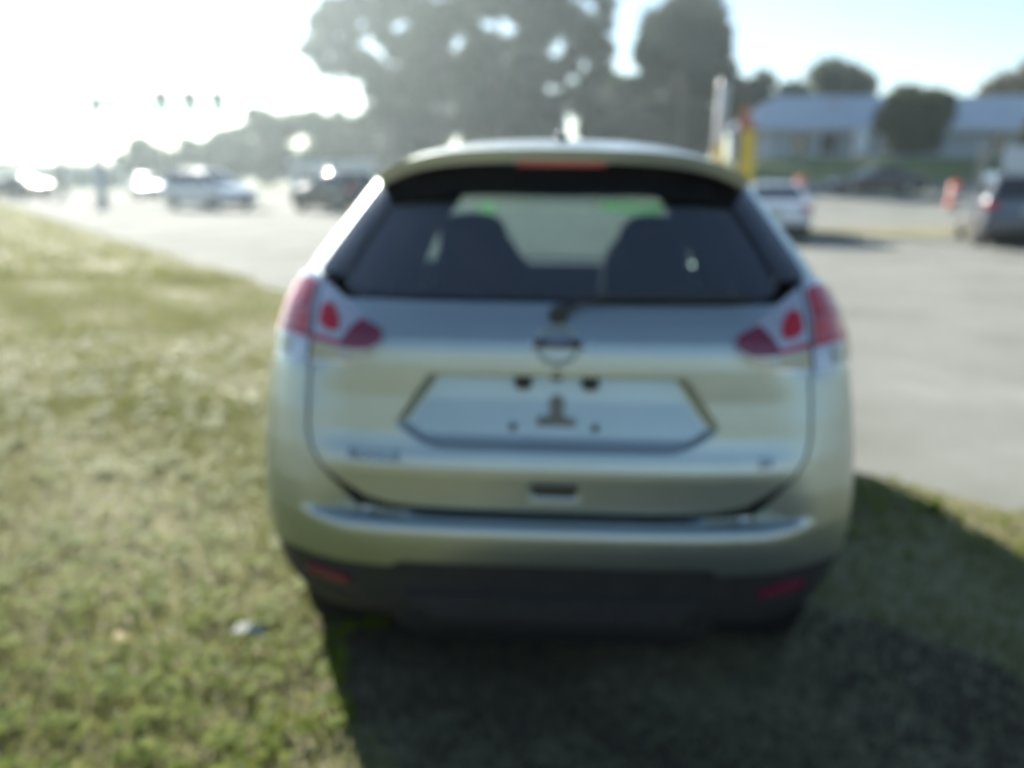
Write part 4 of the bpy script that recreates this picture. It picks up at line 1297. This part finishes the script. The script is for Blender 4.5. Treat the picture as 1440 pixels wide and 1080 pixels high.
def lawn(name, n, y0, y1, hgt, wid, label, spread, pw=1.0, zone=0, mat='blade'):
    y = y0 + (y1 - y0) * RNG.random(n) ** pw
    e = edge_x(y)
    lim = np.minimum(e + .06, y * .9 + 1.2)
    lo = -(y * .85 + 1.6)
    x = lo + (lim - lo) * RNG.random(n)
    ok = x < e + .05 * RNG.normal(size=n)
    # thin, worn patches
    pat = np.sin(x * 1.7 + 1.3 * np.sin(y * 1.1)) * np.sin(y * 1.3 + 1.1 * np.sin(x * .9 + 2)) + .5 * np.sin(x * 4.1 + y * 3.3)
    ok &= RNG.random(n) < np.clip(.84 + .16 * pat, .5, 1)
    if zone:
        shade_zone = (x > -.80 + .45 * (y - 2.9) * (y < 2.9) * -1 + .05 * np.sin(y * 7)) & (x < 1.15 + .15 * np.sin(y * 5) + (3.0 - y) * .8) & (y < 7)  # ground in the SUV's shadow, where the blades get the painted shade tone
        ok &= shade_zone if zone == 2 else ~shade_zone
    x, y, pat = x[ok], y[ok], pat[ok]
    n = len(x)
    a = RNG.random(n) * 2 * math.pi
    ln = hgt * (.45 + .9 * RNG.random(n)) * (1 + .25 * pat)
    under = (np.abs(x) < .85) & (y > CAR_Y + .2) & (y < CAR_Y + 4.5)
    ln = np.where(under, ln * .7, ln)
    tilt = spread * (.3 + RNG.random(n))
    dx, dy = np.cos(a), np.sin(a)
    z = H(x, y) - .004
    wv = wid * (.6 + .8 * RNG.random(n))
    px_, py_ = -dy * wv, dx * wv
    b0 = np.stack([x - px_, y - py_, z], -1); b1 = np.stack([x + px_, y + py_, z], -1)
    mx, my, mz = x + dx * ln * tilt * .35, y + dy * ln * tilt * .35, z + ln * .62
    m0 = np.stack([mx - px_ * .8, my - py_ * .8, mz], -1); m1 = np.stack([mx + px_ * .8, my + py_ * .8, mz], -1)
    tp = np.stack([x + dx * ln * tilt, y + dy * ln * tilt, z + ln * (1 - .35 * np.minimum(tilt, 1.5))], -1)
    V = np.stack([b0, b1, m1, m0, tp], 1).reshape(-1, 3)
    k = np.arange(n) * 5
    T = np.concatenate([np.stack([k, k + 1, k + 2], -1), np.stack([k, k + 2, k + 3], -1), np.stack([k + 3, k + 2, k + 4], -1)])
    o = link(name, np_mesh(name, V, T), M[mat])
    tag(o, label, 'grass', kind='stuff')
lawn('grass', 150000, 1.2, 6.0, .042, .0026, 'short patchy grass of the verge in the foreground', .9, zone=1)
lawn('shade_turf', 200000, 1.2, 6.0, .034, .0028, 'turf coloured darker brown for the car shade behind and right of the silver SUV', 1.2, zone=2, mat='shade_blade')
lawn('grass', 110000, 5.5, 14, .045, .0045, 'short patchy grass of the verge in the middle distance', .9)
lawn('grass', 40000, 13, 46, .06, .016, 'short grass of the verge running away along the road', .9, 1.2)

def weeds(n):
    VV, FF = [], []
    for i in range(n):
        y = 1.3 + 7.0 * random.random() ** 1.5
        e = float(edge_x(y))
        lo = -(y * .8 + 1.3)
        x = lo + (min(e, -.62 if y < 3.6 else y) - lo) * random.random()
        z = float(H(x, y))
        r = random.uniform(.02, .075)
        for k in range(random.randint(7, 18)):
            a = random.random() * 6.283
            rr = r * random.uniform(.3, 1.1)
            cx, cy, cz = x + math.cos(a) * rr, y + math.sin(a) * rr, z + random.uniform(.015, .05)
            s = random.uniform(.008, .021)
            t = random.uniform(-.5, .5)
            b = len(VV)
            VV += [(cx - s, cy - s * .6, cz + t * s), (cx + s * .3, cy - s, cz), (cx + s, cy + s * .5, cz - t * s), (cx - s * .2, cy + s, cz + s * .3)]
            FF.append((b, b + 1, b + 2, b + 3))
    o = link('weeds', np_mesh('weeds', np.array(VV), np.array(FF)), M['weed'])
    tag(o, 'bright yellow-green weeds scattered through the verge grass', 'weeds', kind='stuff')
weeds(1700)

# litter
def ground_hit(px, py):
    a = math.atan((py - 540) / FPX) + R_(PITCH)
    d = EYE / math.tan(a)
    dep = d * math.cos(R_(PITCH)) + EYE * math.sin(R_(PITCH))
    x = (px - 720) / FPX * dep
    c, s = math.cos(R_(YAW)), math.sin(R_(YAW))
    X, Y = x * c - d * s, x * s + d * c
    return X, Y, float(H(X, Y))
X, Y, Zg = ground_hit(352, 905)
pm = MB()
pm.add([(-.055, -.022, 0), (0, -.026, .018), (.06, -.016, .004), (.056, .024, .01), (.004, .020, .026), (-.05, .022, .006)], [(0, 1, 4, 5), (1, 2, 3, 4)])
pm.add([(-.055, -.022, -.003), (0, -.026, .015), (.06, -.016, .001), (.056, .024, .007), (.004, .020, .023), (-.05, .022, .003)], [(5, 4, 1, 0), (4, 3, 2, 1)])
o = pm.build('paper_scrap', M['white_paper']); o.location = (X, Y, Zg + .035); o.rotation_euler = (R_(12), R_(6), R_(-12))
tag(o, 'scrap of white paper lying on the sunlit grass left of the shadow', 'litter')
def leaf_thing(px, py, rz, label, s=1.0, zz=.03):
    X, Y, Zg = ground_hit(px, py)
    lm = MB()
    pts = [(0, -.04), (.02, -.02), (.028, .0), (.018, .03), (0, .05), (-.02, .026), (-.028, 0), (-.018, -.022)]
    lm.add([(a * s, b * s, .012 * s * abs(a) / .028) for a, b in pts] + [(a * s, b * s, .012 * s * abs(a) / .028 - .001) for a, b in pts],
           [list(range(8)), list(range(15, 7, -1))] + [(i, (i + 1) % 8, 8 + (i + 1) % 8, 8 + i) for i in range(8)])
    o = lm.build('fallen_leaf', M['dry_leaf']); o.location = (X, Y, Zg + zz); o.rotation_euler = (R_(14), R_(9), rz)
    tag(o, label, 'leaf', 'fallen leaves')
leaf_thing(172, 918, .6, 'orange fallen leaf on the sunlit grass at lower left', .9)
leaf_thing(612, 853, 1.4, 'pale fallen leaf in the shadow under the rear bumper', 1.2)

# ------------------------------------------------------------------ haze lit by the low sun
def haze():
    mb = MB().box((0, 0, 17.0), (1196, 1196, 38))
    m = bpy.data.materials.new('haze_air'); m.use_nodes = True
    t = m.node_tree
    t.nodes.remove(t.nodes['Principled BSDF'])
    v = t.nodes.new('ShaderNodeVolumePrincipled')
    v.inputs['Color'].default_value = (.80, .95, 1.0, 1)
    v.inputs['Density'].default_value = .0007
    v.inputs['Anisotropy'].default_value = .62
    t.links.new(v.outputs[0], t.nodes['Material Output'].inputs['Volume'])
    o = mb.build('haze', m)
    tag(o, 'thin bright haze in the air towards the low sun', 'haze', kind='stuff')
haze()
